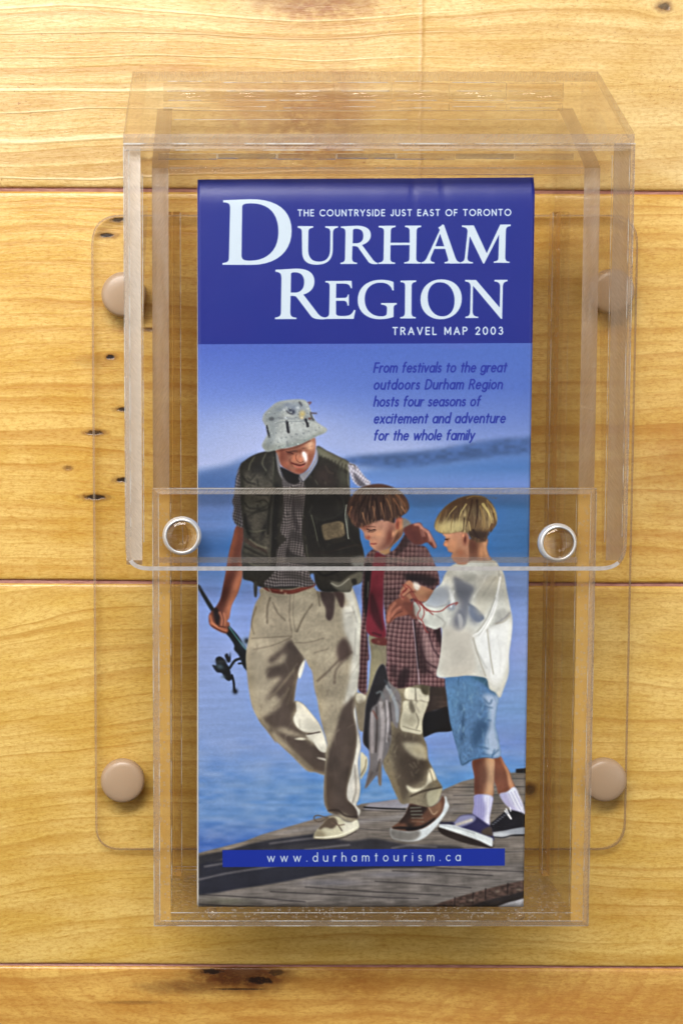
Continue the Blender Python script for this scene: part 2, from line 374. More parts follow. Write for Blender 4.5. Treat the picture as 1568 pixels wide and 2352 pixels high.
B('380,-200 330,-20 300,150', 14, 50, (98, 48, 40), .7, 12, arm); B('225,380 250,300', 12, 45, (84, 42, 38), .7, 20, arm)
B('380,180 340,300 305,440', 9, 40, (182, 112, 84), .75, 18, arm); B('330,-150 300,-30', 8, 40, (160, 92, 70), .5, 12, arm)
P('155,400 200,440 215,500 205,590 180,560 160,480', (38, 28, 34), 1.5, .9, clip=arm)
for s in ('215,470 240,520 235,580', '250,480 262,530 255,580', '140,560 200,600 270,630', '130,500 150,560 190,595'): S(s, 6, (188, 116, 88), .7, clip=arm, soft=2)
for s in ('235,470 250,530 245,590', '150,585 210,625 270,648', '205,590 270,600'): S(s, 2, (70, 34, 32), .7, clip=arm)
# trousers
lg1 = P('612,240 575,320 530,400 505,500 485,650 455,800 448,900 462,1030 480,1180 510,1320 570,1440 640,1530 720,1640 @7 700,140 830,262 960,392 1040,410 1115,435 1150,420 1150,250 @5 1180,1700 1155,1600 1110,1480 1045,1390 960,1290 895,1262 880,1260 905,1080 935,1000 975,880 900,700 1060,600 1050,240', (156, 145, 124), .6, tex=tnoise(.05, 3, 3))
B('540,750 520,1000 560,1200', 22, 80, (168, 158, 136), .5, 0, lg1)
P('855,715 760,800 650,890 690,920 800,830 780,920 640,970 650,1060 760,1050 660,1190 620,1260 700,1200 760,1290 660,1380 600,1420 700,1510 820,1560 960,1600 1040,1650 @7 1100,200 1140,300 1140,410 1040,400 960,340 840,210 740,110 640,20 @5 660,1560 700,1520 780,1500 860,1530 1000,1580 880,1470 865,1390 905,1290 870,1270 885,1180 905,1060 915,1010 970,890', (84, 71, 65), 5, .92, clip=lg1)
S('660,1240 760,1130 880,980', 6, (120, 108, 92), .8, clip=lg1, soft=3); S('700,1330 780,1240 830,1150', 5, (120, 108, 92), .7, clip=lg1, soft=3); S('820,1290 860,1170 880,1080', 4, (110, 98, 84), .6, clip=lg1, soft=3)
S('570,1440 640,1530 740,1660 @7 860,260 1000,380', 9, (128, 118, 102), .8, clip=lg1, soft=3.5)
P('930,960 972,895 965,970 932,1060 915,1030', (222, 222, 212), 1, .95)
P('898,1265 960,1295 1048,1388 1112,1480 1155,1600 1172,1712 1110,1712 1040,1620 985,1570 1050,1552 960,1535 900,1490 872,1420 900,1350', (214, 212, 198), 1.2, .97, clip=lg1)
P('880,1602 940,1590 1010,1608 1045,1645 @7 985,115 930,130', (214, 210, 190), 1.2, .95, clip=lg1)
S('1000,1560 1060,1550 1110,1540', 3, (70, 56, 52), .8, clip=lg1)
P('@7 1050,285 1100,285 1140,300 1140,315', (215, 210, 196), 1, .9)
lg2 = P('860,690 905,790 960,860 1010,950 1042,1010 1060,1150 1085,1250 1110,1400 1140,1520 1165,1610 1172,1700 @7 1140,150 1120,400 1112,560 1118,680 1148,750 1175,770 1240,790 1300,830 1380,845 1412,800 1432,745 1395,695 1415,640 1428,540 1410,330 1432,180 1408,20 @5 1465,1660 1440,1480 1425,1300 1455,1100 1470,850 1482,560 1450,400 1400,250 1370,240 1240,280 1090,280 1050,240 990,260 880,290 860,400', (160, 150, 128), .6, tex=tnoise(.05, 3, 3))
P('1372,240 1410,270 1440,360 1478,520 1482,640 1468,900 1452,1180 1400,1230 1325,1320 1345,1200 1375,1050 1392,850 1350,700 1320,600 1315,430 1370,400 1320,300', (200, 200, 192), 5, .92, clip=lg2)
for s in ('1400,420 1440,560', '1340,480 1420,470', '1430,620 1420,850'): S(s, 3, (150, 148, 142), .6, clip=lg2, soft=2)
P('1230,280 1320,300 1325,400 1300,430 1260,350', (74, 54, 54), 1.5, .9)
P('1120,280 1235,300 1240,400 1230,500 1200,545 1165,520 1160,440 1120,350', (70, 54, 54), 2, .9, clip=lg2)
P('1330,700 1392,800 1385,850 1300,920 1260,850 1270,760', (76, 58, 56), 5, .85, clip=lg2)
S('1390,830 1280,900 1180,1000 1090,1080', 5, (84, 68, 60), .6, clip=lg2, soft=3)
S('1300,920 1250,1000 1240,1100', 6, (96, 80, 70), .5, clip=lg2, soft=3)
P('1420,1228 1370,1265 1312,1325 1280,1420 1240,1560 1195,1700 @7 1180,100 1150,250 1120,420 1118,650 1150,740 1240,790 1260,760 1400,820 1430,745 1400,700 1320,650 1315,560 1340,420 1380,280 1405,100 1400,0 @5 1440,1650 1435,1480 1412,1380', (80, 67, 62), 4.5, .93, clip=lg2)
P('@7 1330,90 1300,300 1240,480 1180,600 1240,400 1270,200', (96, 82, 74), 5, .6, clip=lg2)
P('@5 1425,1330 @7 1405,60 1432,180 1412,330 1428,540 1415,640 1395,700 1432,745 1412,800 1400,750 1370,700 1318,640 1318,540 1350,420 1385,260 1402,120 1395,20 @5 1412,1380', (204, 204, 198), 1.2, .95, clip=lg2)
S('@7 1380,350 1390,560 1360,680', 3, (140, 132, 122), .7, clip=lg2, soft=2)
S('@7 1125,400 1122,560 1130,690', 6, (120, 110, 96), .6, clip=lg2, soft=3)
S('@7 1150,745 1230,740 1300,790 1400,800', 4, (56, 44, 42), .8, clip=lg2, soft=2)
for s, w_ in (('845,310 838,500 860,660', 2), ('880,300 870,480 890,640', 1.5), ('665,340 640,430 640,560', 5), ('690,380 730,470 800,540', 3), ('1090,290 1110,410', 4), ('860,690 700,760 520,800', 2), ('860,680 700,690 500,700', 2),
              ('905,640 960,520 1040,400', 5), ('1060,830 1180,800', 2), ('880,740 1000,740 1150,700', 2), ('540,420 500,560 520,660', 3)):
    S(s, w_, (92, 80, 66), .55, soft=1.6)
P('606,238 680,246 760,262 850,268 960,240 1052,205 1062,235 960,275 880,300 790,305 680,290 620,262', (112, 46, 38), .5)
S('620,248 760,280 880,282 1050,222', 2, (156, 84, 66), .6); B('800,300 765,270', 3, 3, (200, 180, 150), .8)
S('648,250 672,285', 3, (150, 140, 120), .9)
# shoes of the man
P('@7 1430,248 1470,265 1492,295 1494,350 1480,400 1455,440 1430,462', (196, 192, 166), .6); S('@7 1480,300 1470,370 1432,440', 2, (110, 96, 76), .8)
sh = P('@7 1028,985 1030,945 1058,905 1100,860 1135,815 1180,795 1240,800 1290,835 1345,850 1395,825 1412,850 1416,895 1390,915 1365,930 1320,950 1270,972 1190,985 1100,992', (196, 192, 164), .6)
P('@7 1060,890 1100,850 1135,812 1200,800 1230,850 1190,900 1120,890 1080,910', (84, 68, 58), 2, .85, clip=sh); P('@7 1025,985 1030,940 1060,910 1100,920 1130,960 1100,990', (140, 128, 100), 4, .7, clip=sh)
P('@7 1300,840 1400,830 1416,890 1300,945 1270,900', (220, 218, 202), 3, .8, clip=sh)
S('@7 1040,975 1150,972 1270,950 1400,890', 2.6, (226, 224, 206), .9, clip=sh); S('@7 1035,990 1150,995 1290,975 1390,925', 2, (70, 62, 56), .8)
F[0] = '7'
S('1140,810 1085,838 1040,832 1028,800 1060,784 1120,800 1150,805', 2.4, (96, 84, 76)); S('1220,850 1250,890 1270,920', 2.2, (90, 74, 64)); S('1180,850 1240,870 1290,865', 2, (120, 100, 84))
# torso
F[0] = '3'
slv = P('150,795 110,900 98,1000 85,1100 68,1160 85,1230 72,1300 78,1350 110,1408 180,1432 200,1300 200,850', (128, 126, 138), .6, tex=check(6.2, 20, (38, 36, 42), .9))
B('130,1250 160,1000', 12, 50, (40, 38, 44), .55, 0, slv)
tor = P('148,800 200,735 300,675 420,640 530,640 600,900 790,960 950,760 950,590 1060,640 1180,700 1290,765 1290,900 1300,1100 1350,1300 1390,1440 1400,1560 1425,1650 1450,1750 1462,1800 1455,1880 @5 1500,110 1480,200 1400,235 1378,285 1280,285 1130,282 1070,210 1040,120 900,250 600,245 500,190 460,180 425,165 420,110 @3 170,1800 165,1700 185,1560 180,1400 160,1200 155,1000', (46, 44, 41), .6, tex=tnoise(.12, 3, 3))
P('190,860 300,880 450,850 480,700 460,660 500,700 500,1000 480,1300 480,1700 450,1850 250,1820 180,1720 200,1500 180,1300 170,1100', (80, 77, 69), 5, .8, clip=tor, tex=tnoise(.15, 4, 4))
B('360,800', 28, 20, (38, 38, 38), .9, 0, tor); B('420,880', 16, 26, (44, 44, 40), .8, 0, tor); B('230,1440', 10, 50, (34, 34, 36), .9, -12, tor); B('400,1450', 9, 42, (30, 30, 32), .9, 18, tor)
B('240,1180 390,1190', 22, 24, (74, 74, 66), .8, 0, tor); B('330,1260', 30, 6, (42, 42, 38), .8, -30, tor); B('170,1000 175,1150', 8, 60, (36, 38, 36), .8, 0, tor)
for s in ('180,1540 280,1600 420,1680', '170,1560 280,1625 430,1700'): S(s, 2, (84, 50, 44), .8)
for s in ('500,700 500,1000 480,1300 470,1600 450,1830', '515,700 512,1000 492,1300'): S(s, 2, (106, 106, 88), .7, clip=tor)
for s in ('230,920 260,940 300,890', '330,930 340,1000', '200,1260 300,1280 440,1240', '180,1700 300,1740 420,1790', '330,1640 420,1700 440,1800', '230,1320 330,1260 440,1200'): S(s, 4, (40, 40, 36), .7, clip=tor, soft=2)
P('550,1000 560,1200 540,1500 530,1700 470,1750 480,1300 510,1000', (26, 26, 28), 3, .9, clip=tor)
P('820,1000 950,800 1100,820 1150,1000 1250,1100 1240,1300 1380,1500 1420,1700 1300,1740 900,1720 840,1500 810,1250', (36, 34, 34), 5, .85, clip=tor)
B('1000,880 1060,960', 40, 30, (58, 46, 44), .7, 0, tor); B('1000,1150', 45, 32, (40, 42, 42), .8, 0, tor); B('1000,1330', 34, 10, (62, 64, 58), .6, 0, tor); B('1180,1220', 12, 22, (74, 74, 66), .7, 0, tor)
B('1210,830 1230,930', 16, 30, (70, 72, 62), .7, 0, tor)
P('948,590 1060,640 1180,700 1290,765 1290,850 1200,800 1060,720 980,690', (112, 112, 96), 2, .9, clip=tor)
for x in range(1000, 1280, 36): S(f'{x},{690+(x-1000)*.38:.0f} {x-14},{760+(x-1000)*.4:.0f}', 3, (48, 44, 40), .7, clip=tor, soft=1.5)
S('1285,770 1275,900 1280,1000', 2.4, (120, 122, 108), .8); S('1235,1200 1262,1300 1268,1420 1290,1560', 2.4, (136, 140, 128), .8); S('1290,1555 1272,1540 1265,1500', 2, (136, 140, 128), .8)
for s in ('880,1270 910,1400 935,1520 975,1640', '900,1200 880,1290 960,1340', '950,1370 970,1480', '840,1620 850,1720 880,1800', '930,940 960,990', '1220,1160 1250,1220', '1150,1680 1300,1640 1380,1620'): S(s, 1.8, (104, 106, 92), .65)
S('930,1700 1100,1690 1260,1640 1400,1620', 1.4, (92, 44, 42), .6)
P('@5 1210,190 1290,200 1380,140 1490,110 1480,200 1400,235 1378,282 1290,280 1230,240', (106, 104, 92), 2, .85); P('@5 1390,180 1430,170 1440,210 1410,225', (40, 38, 38), 1, .9); S('@5 1210,210 1280,235 1370,170', 3, (160, 160, 148), .7)
P('1300,1760 1440,1740 1460,1800 1450,1870 1340,1860', (156, 160, 158), 3, .6, clip=tor)
P('@5 520,200 550,200 545,320 525,318', (60, 60, 56), .6)
# houndstooth shirt
sht = P('596,935 700,965 800,950 832,1050 815,1250 795,1400 800,1560 820,1700 850,1820 880,1950 925,2030 840,2060 700,2055 560,2062 430,2058 400,2010 480,1930 525,1830 530,1690 570,1620 630,1560 580,1500 572,1440 600,1300 600,1100', (136, 128, 130), .6, tex=check(6.4, 3, (40, 36, 40), .95))
P('700,1060 690,1250 690,1440 780,1510 780,1600 690,1560 650,1560 700,1400 690,1300', (50, 46, 50), 3, .6, clip=sht); P('640,1640 690,1700 830,1760 850,1830 660,1800 620,1780', (38, 36, 40), 2.5, .8, clip=sht)
P('700,1130 800,1130 790,1260 740,1240', (64, 58, 60), 4, .6, clip=sht); P('590,1930 680,1900 840,1960 900,2010 760,1990', (60, 56, 58), 3, .6, clip=sht)
S('705,1060 690,1300 680,1500 640,1700 620,1850', 2, (56, 50, 52), .7); B('640,1295', 4, 4, (34, 30, 34), .9)

F[0] = '3'
for s, w_, c_ in (('260,1000 300,1080 420,1100 470,1060', 3, (30, 30, 28)), ('200,1180 240,1230 330,1240', 4, (32, 32, 30)), ('320,1170 400,1150 450,1200 430,1250 350,1260 330,1200', 3, (34, 34, 30)), ('210,1460 300,1480 420,1460', 3, (104, 104, 88)), ('200,1640 320,1700 440,1760', 5, (34, 34, 32)),
    ('240,1800 320,1840 420,1850', 4, (112, 112, 96)), ('300,700 260,760 240,830', 4, (96, 96, 82)), ('420,660 380,760 420,840', 3, (100, 100, 86)), ('1040,800 1080,860 1150,880', 4, (66, 56, 50)), ('900,1220 880,1290 930,1350 1080,1350 1200,1290 1230,1180 1200,1110', 3.5, (74, 78, 72)),
    ('930,1120 1000,1080 1120,1100 1200,1150', 3.5, (26, 26, 26)), ('960,1400 1000,1560 1040,1660', 4, (24, 24, 24)), ('1280,1500 1330,1600 1390,1640', 4, (66, 66, 58)), ('1000,1720 1160,1760 1300,1740', 5, (72, 66, 60)), ('900,1780 960,1900 1040,1940 1160,1900', 5, (20, 20, 22)), ('1300,1120 1330,1260 1370,1400', 4, (66, 66, 60)),
    ('170,900 230,960 300,980', 4, (26, 26, 26)), ('480,1100 450,1300 440,1500', 6, (28, 28, 26)), ('200,1300 210,1420 240,1500', 7, (22, 22, 24)), ('250,1560 330,1620 420,1650', 4, (116, 114, 96)), ('520,640 515,800 505,1000', 5, (30, 30, 28))):
    S(s, w_, c_, .75, clip=tor, soft=1.6)
for k in range(160):
    x, y = rs.uniform(160, 1420), rs.uniform(680, 1880); B(f'{x:.0f},{y:.0f}', rs.uniform(2, 5), rs.uniform(3, 8), (100, 100, 84) if k % 3 == 0 else (20, 20, 20), .35, rs.uniform(-40, 40), clip=tor*(1-sht))
P('560,800 590,880 620,950 700,985 760,965 810,930 860,850 780,885 680,850', (30, 26, 30), 1, 1)
face = P('520,620 545,700 575,780 610,810 660,840 715,870 775,880 835,845 880,790 920,700 936,610 928,500 850,530 700,590 600,610', (164, 106, 84), .8)
B('590,740 640,800', 16, 26, (118, 66, 54), .7, -20, face); B('700,650', 28, 10, (120, 68, 54), .7, -12, face); B('880,560', 14, 12, (206, 168, 140), .8, 0, face)
B('760,700', 10, 18, (196, 132, 106), .7, 10, face); B('820,720', 9, 22, (212, 160, 138), .6, 8, face); B('808,655 832,700', 5, 7, (240, 232, 236), 1, 0, face)
B('650,760', 14, 10, (186, 118, 92), .6, 0, face); B('795,850', 20, 9, (128, 62, 54), .6, 0, face); B('895,700', 8, 30, (132, 80, 64), .6, 20, face)
S('650,655 700,640 745,640', 3.5, (84, 48, 42), .8, clip=face); S('800,610 850,605 900,590', 3, (92, 54, 46), .7, clip=face); S('690,760 740,775 790,782 835,760', 2.6, (104, 38, 36), .9, clip=face); S('745,790 790,800 825,785', 2.4, (170, 84, 74), .8, clip=face)
S('775,640 775,700 800,745 830,740', 2, (116, 62, 50), .6, clip=face); S('600,800 700,860 780,878 860,820', 3, (92, 48, 42), .5, clip=face); S('690,700 670,740 690,770', 2, (110, 60, 48), .6, clip=face)
P('522,660 545,690 575,860 605,950 575,910 545,830', (148, 146, 152), .5, tex=check(4, 30, (60, 56, 62), .6))
P('940,600 964,680 940,760 890,850 800,962 762,900 860,840 910,760 938,690', (164, 162, 172), .5, tex=check(4, -40, (78, 74, 84), .6)); S('762,900 800,960', 2, (40, 36, 40))
P('600,900 640,960 700,985 620,1010 590,960', (92, 88, 92), 1, .8, tex=check(4, 10, (46, 42, 46), .6))
rsl = P('1278,770 1330,775 1370,800 1420,870 1470,930 1510,965 1500,1010 1430,1015 1385,1010 1330,960 1295,880', (196, 196, 212), .6, tex=check(7, 35, (96, 94, 116), .6))
P('1330,860 1400,930 1460,1000 1400,1010 1350,950', (60, 58, 72), 2, .7, clip=rsl); S('1285,775 1340,790 1350,830', 2, (50, 48, 50), .7)
P('998,1440 1015,1405 1090,1388 1180,1372 1225,1395 1232,1440 1245,1510 1190,1550 1110,1560 1035,1568 1010,1500', (196, 170, 122), 1, tex=tnoise(.16, 3, 3))
P('1100,1560 1230,1540 1250,1570 1130,1610', (70, 62, 50), 1.5, .8)
hat = P('385,290 400,245 450,195 520,135 600,110 700,98 790,98 835,112 862,150 885,210 910,270 945,330 1000,370 1058,412 1030,450 960,478 900,508 800,560 700,590 600,612 500,632 430,645 385,600 382,560 410,510 432,460 425,400 400,345 382,310', (160, 168, 170), .6, tex=tnoise(.06, 3, 3))
P('385,290 400,245 520,135 700,98 790,98 835,112 760,140 620,160 520,240 430,320 400,340', (134, 146, 170), 9, .45, clip=hat); B('560,200 700,180 640,150', 12, 7, (96, 108, 134), .5, -10, hat); B('700,215', 5, 6, (60, 64, 80), .8, 0, hat)
S('430,310 560,290 700,300 850,290 930,330', 5, (112, 120, 130), .6, clip=hat, soft=3); P('400,540 600,560 860,500 960,470 800,560 600,612 430,645 385,600', (130, 136, 128), 5, .5, clip=hat)
B('800,250', 7, 6, (186, 168, 112), .7, 0, hat); B('770,270', 4, 3, (150, 124, 84), .7, 0, hat)
for s, w_ in (('635,330 650,400 655,440', 6), ('830,310 850,350 855,380', 6), ('430,390 440,440 455,490', 4.5), ('470,300 485,300', 9), ('620,200 660,240 700,250', 3), ('880,235 900,290 915,315', 3), ('770,130 790,160', 5), ('870,300 880,300', 5)): S(s, w_, (52, 52, 62), .85, soft=1)
S('640,540 645,585', 4, (96, 98, 110), .5)
S('885,240 945,244', 3, (84, 76, 88), .9); S('870,150 888,128 860,130', 3, (110, 84, 92), .9); S('870,300 880,300', 4, (130, 70, 60), .8)
for k in range(120):
    x, y = rs.uniform(420, 980), rs.uniform(330, 620); B(f'{x:.0f},{y:.0f}', 1.6, 1.6, (190, 196, 194) if k % 2 else (104, 110, 116), .45, 0, hat)
# ---- boy in the plaid shirt
F[0] = '4'
bp = P('@6 130,345 222,330 250,100 250,20 @4 240,1290 370,1300 380,1500 @6 370,180 460,300 560,250 720,200 712,300 708,400 665,520 655,600 662,680 690,760 700,860 735,930 768,1010 808,1075 800,1130 770,1200 700,1235 640,1225 555,1205 490,1205 440,1120 390,1000 345,900 330,700 250,640 165,632 140,520', (132, 122, 100), .6, tex=tnoise(.08, 3, 3))
F[0] = '6'
P('480,640 560,660 640,700 655,735 560,740 500,730 700,870 680,920 640,1020 560,1080 520,1180 480,1150 430,900 420,760 440,640 460,500', (82, 70, 60), 8, .8, clip=bp)
P('600,800 690,880 700,920 660,1000 600,1060 500,1000 480,850', (76, 64, 54), 6, .8, clip=bp)
P('525,305 590,300 640,310 660,345 705,360 708,410 640,400 525,385', (208, 204, 182), .8, .97, clip=bp); S('600,305 605,385', 2.5, (110, 104, 90), .8)
P('505,410 560,400 690,412 690,470 655,560 650,660 560,650 490,630 480,560 500,480', (200, 196, 172), 1.2, .95, clip=bp)
P('555,405 575,405 600,480 575,500 550,450', (96, 88, 74), 2, .8, clip=bp); B('560,560', 18, 14, (150, 144, 122), .7, 0, bp); S('500,600 560,620 640,640', 2, (120, 112, 92), .7); S('605,500 625,560 610,620', 2.5, (110, 102, 86), .7, clip=bp)
P('500,735 560,728 650,745 695,850 640,860 560,820', (180, 174, 148), 4.5, .85, clip=bp); B('610,790', 16, 10, (150, 140, 112), .6, 20, bp)
P('530,1062 600,1090 680,1060 700,960 730,930 768,1010 720,1040 660,1090 600,1120 550,1110', (206, 202, 178), 1.5, .95, clip=bp)
P('700,1110 808,1078 800,1130 770,1200 715,1232 690,1180', (186, 182, 152), 1.5, .9, clip=bp); S('560,1150 660,1110 800,1080', 4, (66, 54, 44), .8, clip=bp, soft=2); S('715,950 740,1040', 3, (120, 108, 84), .7, clip=bp)
P('135,345 210,345 205,400 150,420', (190, 186, 168), 1, .9, clip=bp); P('150,420 210,410 205,620 165,630', (120, 110, 94), 3, .7, clip=bp)
P('260,20 340,30 300,200 240,330 225,330', (150, 144, 112), 3, .7, clip=bp); S('370,820 430,1000 490,1190', 7, (138, 124, 98), .6, clip=bp, soft=4)
P('640,240 720,205 710,300 690,360 650,330', (84, 76, 58), 2, .9, clip=bp)
# fish
fs = P('345,112 372,150 392,235 440,290 478,350 488,420 470,560 455,620 410,560 412,700 385,800 345,880 336,960 332,1062 312,1050 300,985 262,1025 206,1088 222,1000 240,900 235,790 200,745 188,700 200,560 215,420 262,262 305,150', (120, 116, 120), .6)
P('345,112 372,150 388,240 345,320 300,420 255,470 235,640 235,785 200,745 190,690 200,560 215,420 262,262 305,150', (42, 40, 46), 1.5, .95, clip=fs)
for s, w_, c_ in (('380,290 420,360 450,440 462,560', 14, (150, 158, 166)), ('330,420 345,560 340,700 320,860', 16, (166, 160, 164)), ('262,500 262,640 262,800', 13, (160, 152, 156)), ('375,400 385,560 375,720', 6, (196, 190, 196)), ('300,340 330,330 350,380', 8, (110, 118, 124)),
                  ('400,420 412,560 405,660', 5, (60, 52, 54)), ('295,450 300,620 290,800', 5, (64, 54, 54)), ('270,480 300,540', 5, (124, 70, 60)), ('322,860 300,950', 4, (74, 66, 64)), ('260,960 220,1060', 6, (96, 90, 92)), ('322,900 322,1050', 8, (122, 110, 96)), ('360,240 400,300', 5, (70, 76, 88))):
    S(s, w_/1.6, c_, .85, clip=fs, soft=2.2)
F[0] = '4'
lp = P('215,680 270,625 300,640 290,720 262,860 245,1000 222,1150 225,1300 238,1480 @6 225,100 218,330 192,345 152,300 165,150 @4 165,1500 172,1300 185,1100 182,950 195,800', (86, 48, 54), .6, tex=plaid(9.5, 5, (170, 146, 142), (38, 24, 30), .5))
P('215,720 262,760 245,900 235,1000 240,1200 225,1440 222,1200 200,1080 200,850', (28, 22, 28), 2, .95, clip=lp); S('232,880 225,1000', 2, (150, 140, 130), .6)
rp = P('352,668 420,640 470,590 530,500 560,560 610,590 680,608 720,670 752,740 780,820 790,900 760,950 800,1250 808,1400 795,1560 @6 770,210 838,235 832,290 740,292 638,275 560,290 460,302 392,245 370,130 @4 378,1500 372,1350 365,1150 350,1000', (96, 56, 62), .6, tex=plaid(10.5, 2, (186, 160, 156), (40, 24, 32), .5))
P('640,610 700,640 750,740 780,860 740,860 690,740 600,650', (132, 96, 104), 4, .4, clip=rp); P('520,820 700,830 780,870 720,920 640,890 560,880 530,860', (34, 26, 34), 4, .8, clip=rp)
P('510,505 540,500 560,560 500,640 440,680 470,590', (52, 34, 40), 2, .7, clip=rp); P('590,1240 640,1260 690,1480 700,1590 640,1600 620,1480', (46, 28, 34), 5, .65, clip=rp); P('740,1230 800,1270 805,1380 780,1360', (44, 26, 34), 3, .8, clip=rp)
P('@6 480,150 550,140 540,230 500,300 450,290 @4 900,1', (1, 1, 1), 1, 0)
P('@6 470,190 520,140 560,170 520,300 455,300', (40, 26, 32), 4, .8, clip=rp); P('@6 400,150 440,110 460,180 430,230', (50, 32, 38), 4, .6, clip=rp)
S('580,1180 600,1350 620,1560 @6 632,270', 3, (190, 170, 186), .7); S('590,1180 606,1350 628,1560', 3, (30, 20, 28), .8)
P('660,1210 700,1300 780,1420 790,1540 760,1600 700,1540 660,1400', (180, 150, 150), 4, .4, clip=rp)
for s in ('640,1380 680,1500 770,1560', '700,1260 740,1400 795,1480', '670,1560 730,1600'): S(s, 4, (60, 34, 44), .7, clip=rp, soft=2)
red = P('300,645 352,670 372,700 352,850 350,1000 352,1150 372,1300 330,1322 280,1310 235,1290 214,1235 225,1100 245,950 255,820 278,700', (122, 32, 50), .6)
P('255,960 300,1050 350,1250 320,1250 260,1150 240,1050', (62, 18, 30), 3, .8, clip=red); P('300,900 350,860 345,1100 330,1000', (148, 40, 62), 5, .6, clip=red); S('270,1280 330,1300', 4, (60, 20, 30), .7, clip=red, soft=2)
P('262,1328 365,1320 368,1378 270,1362', (110, 44, 44), .8, .95); B('310,1350', 6, 5, (150, 90, 80), .7)
nk = P('430,440 500,385 505,490 480,540 420,600 385,660 330,655 320,635 400,600', (186, 134, 96), .6)
P('500,450 505,500 470,545 400,610 380,600 440,520', (92, 52, 44), 2.5, .8, clip=nk); P('325,640 380,625 400,650 350,665', (176, 130, 90), 2, .8)
f1 = P('155,440 195,490 208,540 240,556 245,590 262,610 300,640 350,630 400,600 435,540 445,440 420,400 300,395 180,420', (188, 132, 110), .6)
P('400,410 440,430 435,540 400,600 340,635 300,640 350,560', (136, 84, 72), 5, .7, clip=f1); P('170,430 260,420 240,470 190,470', (120, 74, 62), 4, .7, clip=f1); B('230,530', 6, 6, (156, 88, 84), .7, 0, f1); B('330,510', 22, 18, (206, 152, 126), .6, 0, f1); B('275,605', 12, 6, (196, 140, 116), .6, 0, f1)
S('232,485 262,488 292,474', 2.6, (74, 44, 42), .9, clip=f1); S('250,582 272,578 292,575', 2.4, (140, 72, 74), .9, clip=f1); S('205,520 225,545 240,545', 2, (130, 80, 74), .7, clip=f1)
hr = P('62,330 66,270 105,205 160,150 230,122 320,112 410,132 480,170 530,225 552,285 545,320 512,352 470,372 440,385 432,420 400,405 360,400 320,390 262,415 205,440 152,455 115,430 90,380', (78, 52, 46), .6)
P('140,430 150,300 250,200 330,180 300,380 240,400', (52, 34, 34), 6, .6, clip=hr); P('400,180 520,240 545,320 500,350 450,360 430,250', (124, 88, 68), 6, .5, clip=hr)
for k in range(80):
    x = rs.uniform(110, 520); y = 130+rs.uniform(0, 160)+abs(x-320)*.2; c_ = [(158, 118, 88), (44, 28, 28), (104, 72, 58)][k % 3]
    dx = (x-330)*.12; S(f'{x:.0f},{y:.0f} {x+dx:.0f},{y+60:.0f} {x+dx*1.2-6:.0f},{y+rs.uniform(100,170):.0f}', 2.2, c_, .5, clip=hr, taper=True)
P('62,330 90,290 130,340 140,420 115,430 90,380', (96, 62, 54), 3, .7, clip=hr); B('85,320', 6, 8, (40, 26, 26), .8, 0, hr)
er = P('445,420 450,385 480,368 502,390 496,440 470,470 450,465', (172, 88, 70), .6); B('478,395', 8, 5, (206, 120, 96), .8, 0, er); B('466,430', 5, 10, (104, 44, 38), .8, 0, er)
P('500,385 540,395 570,430 545,460 505,470', (150, 130, 108), 2, .8)
hn = P('505,470 545,440 590,425 640,420 665,455 705,480 740,540 768,600 752,620 725,600 690,572 640,592 580,580 530,520', (118, 62, 58), .6)
for s in ('600,430 640,440 665,520', '660,455 700,500 715,560', '705,490 735,550 760,605'): S(s, 7, (208, 150, 138), .75, clip=hn, soft=2.5)
S('650,470 670,540', 2, (90, 44, 44), .7, clip=hn); S('690,500 712,570 740,600', 2, (96, 48, 46), .6, clip=hn); B('560,500 600,540', 18, 18, (96, 44, 46), .6, 0, hn)
# ---- boy in the white sweatshirt
F[0] = '6'
l2 = P('1215,850 1262,835 1300,900 1335,960 1358,1030 1376,1090 1262,1140 1235,1080 1212,1000', (134, 80, 60), 1.2); P('1262,835 1300,900 1340,960 1376,1090 1335,1080 1310,960', (206, 148, 108), 2.5, .9, clip=l2)
l1 = P('1052,862 1205,850 1222,940 1212,1060 1200,1160 1072,1150 1062,1000', (130, 82, 64), 1.2); P('1150,850 1222,850 1222,960 1205,1160 1140,1150 1165,1000', (208, 162, 122), 5, .9, clip=l1); P('1052,862 1150,860 1110,900 1100,1140 1070,1140', (96, 50, 42), 5, .6, clip=l1)
s2 = P('1258,1135 1320,1115 1378,1080 1420,1160 1448,1230 1456,1310 1400,1300 1330,1240 1290,1200', (176, 174, 206), .6); P('1320,1115 1378,1080 1420,1160 1456,1300 1380,1240', (226, 230, 244), 4, .85, clip=s2)
for s in ('1350,1120 1400,1220 1440,1290', '1330,1130 1370,1220', '1375,1110 1430,1230'): S(s, 2, (160, 160, 196), .7, clip=s2)
s1 = P('1068,1140 1200,1150 1198,1230 1182,1310 1178,1385 1140,1370 1100,1330 1048,1300 1058,1220', (150, 148, 196), .6); P('1130,1145 1200,1150 1192,1280 1176,1380 1140,1360 1150,1240', (224, 226, 244), 4, .9, clip=s1)
for x in (1085, 1105, 1125, 1160, 1180): S(f'{x},1160 {x-4},1300', 1.6, (176, 176, 214) if x < 1150 else (170, 170, 206), .7, clip=s1)
P('1185,1375 1230,1330 1300,1275 1350,1260 1460,1300 1460,1395 1360,1410 1280,1430 1200,1432', (36, 34, 44), .6); P('1200,1438 1300,1420 1460,1395 1460,1452 1350,1452 1290,1470 1210,1465', (146, 152, 164), .8); S('1210,1470 1290,1475 1360,1458 1460,1455', 3, (30, 30, 36))
B('1260,1450', 22, 6, (206, 212, 220), .8); S('1310,1250 1330,1290 1350,1330 1325,1300 1300,1265', 3, (226, 230, 240)); S('1340,1240 1345,1270', 3, (220, 224, 236))
for k in range(7): S(f'{1200+k*18},{1370-k*14} {1215+k*18},{1372-k*14}', 3, (130, 136, 150), .7)
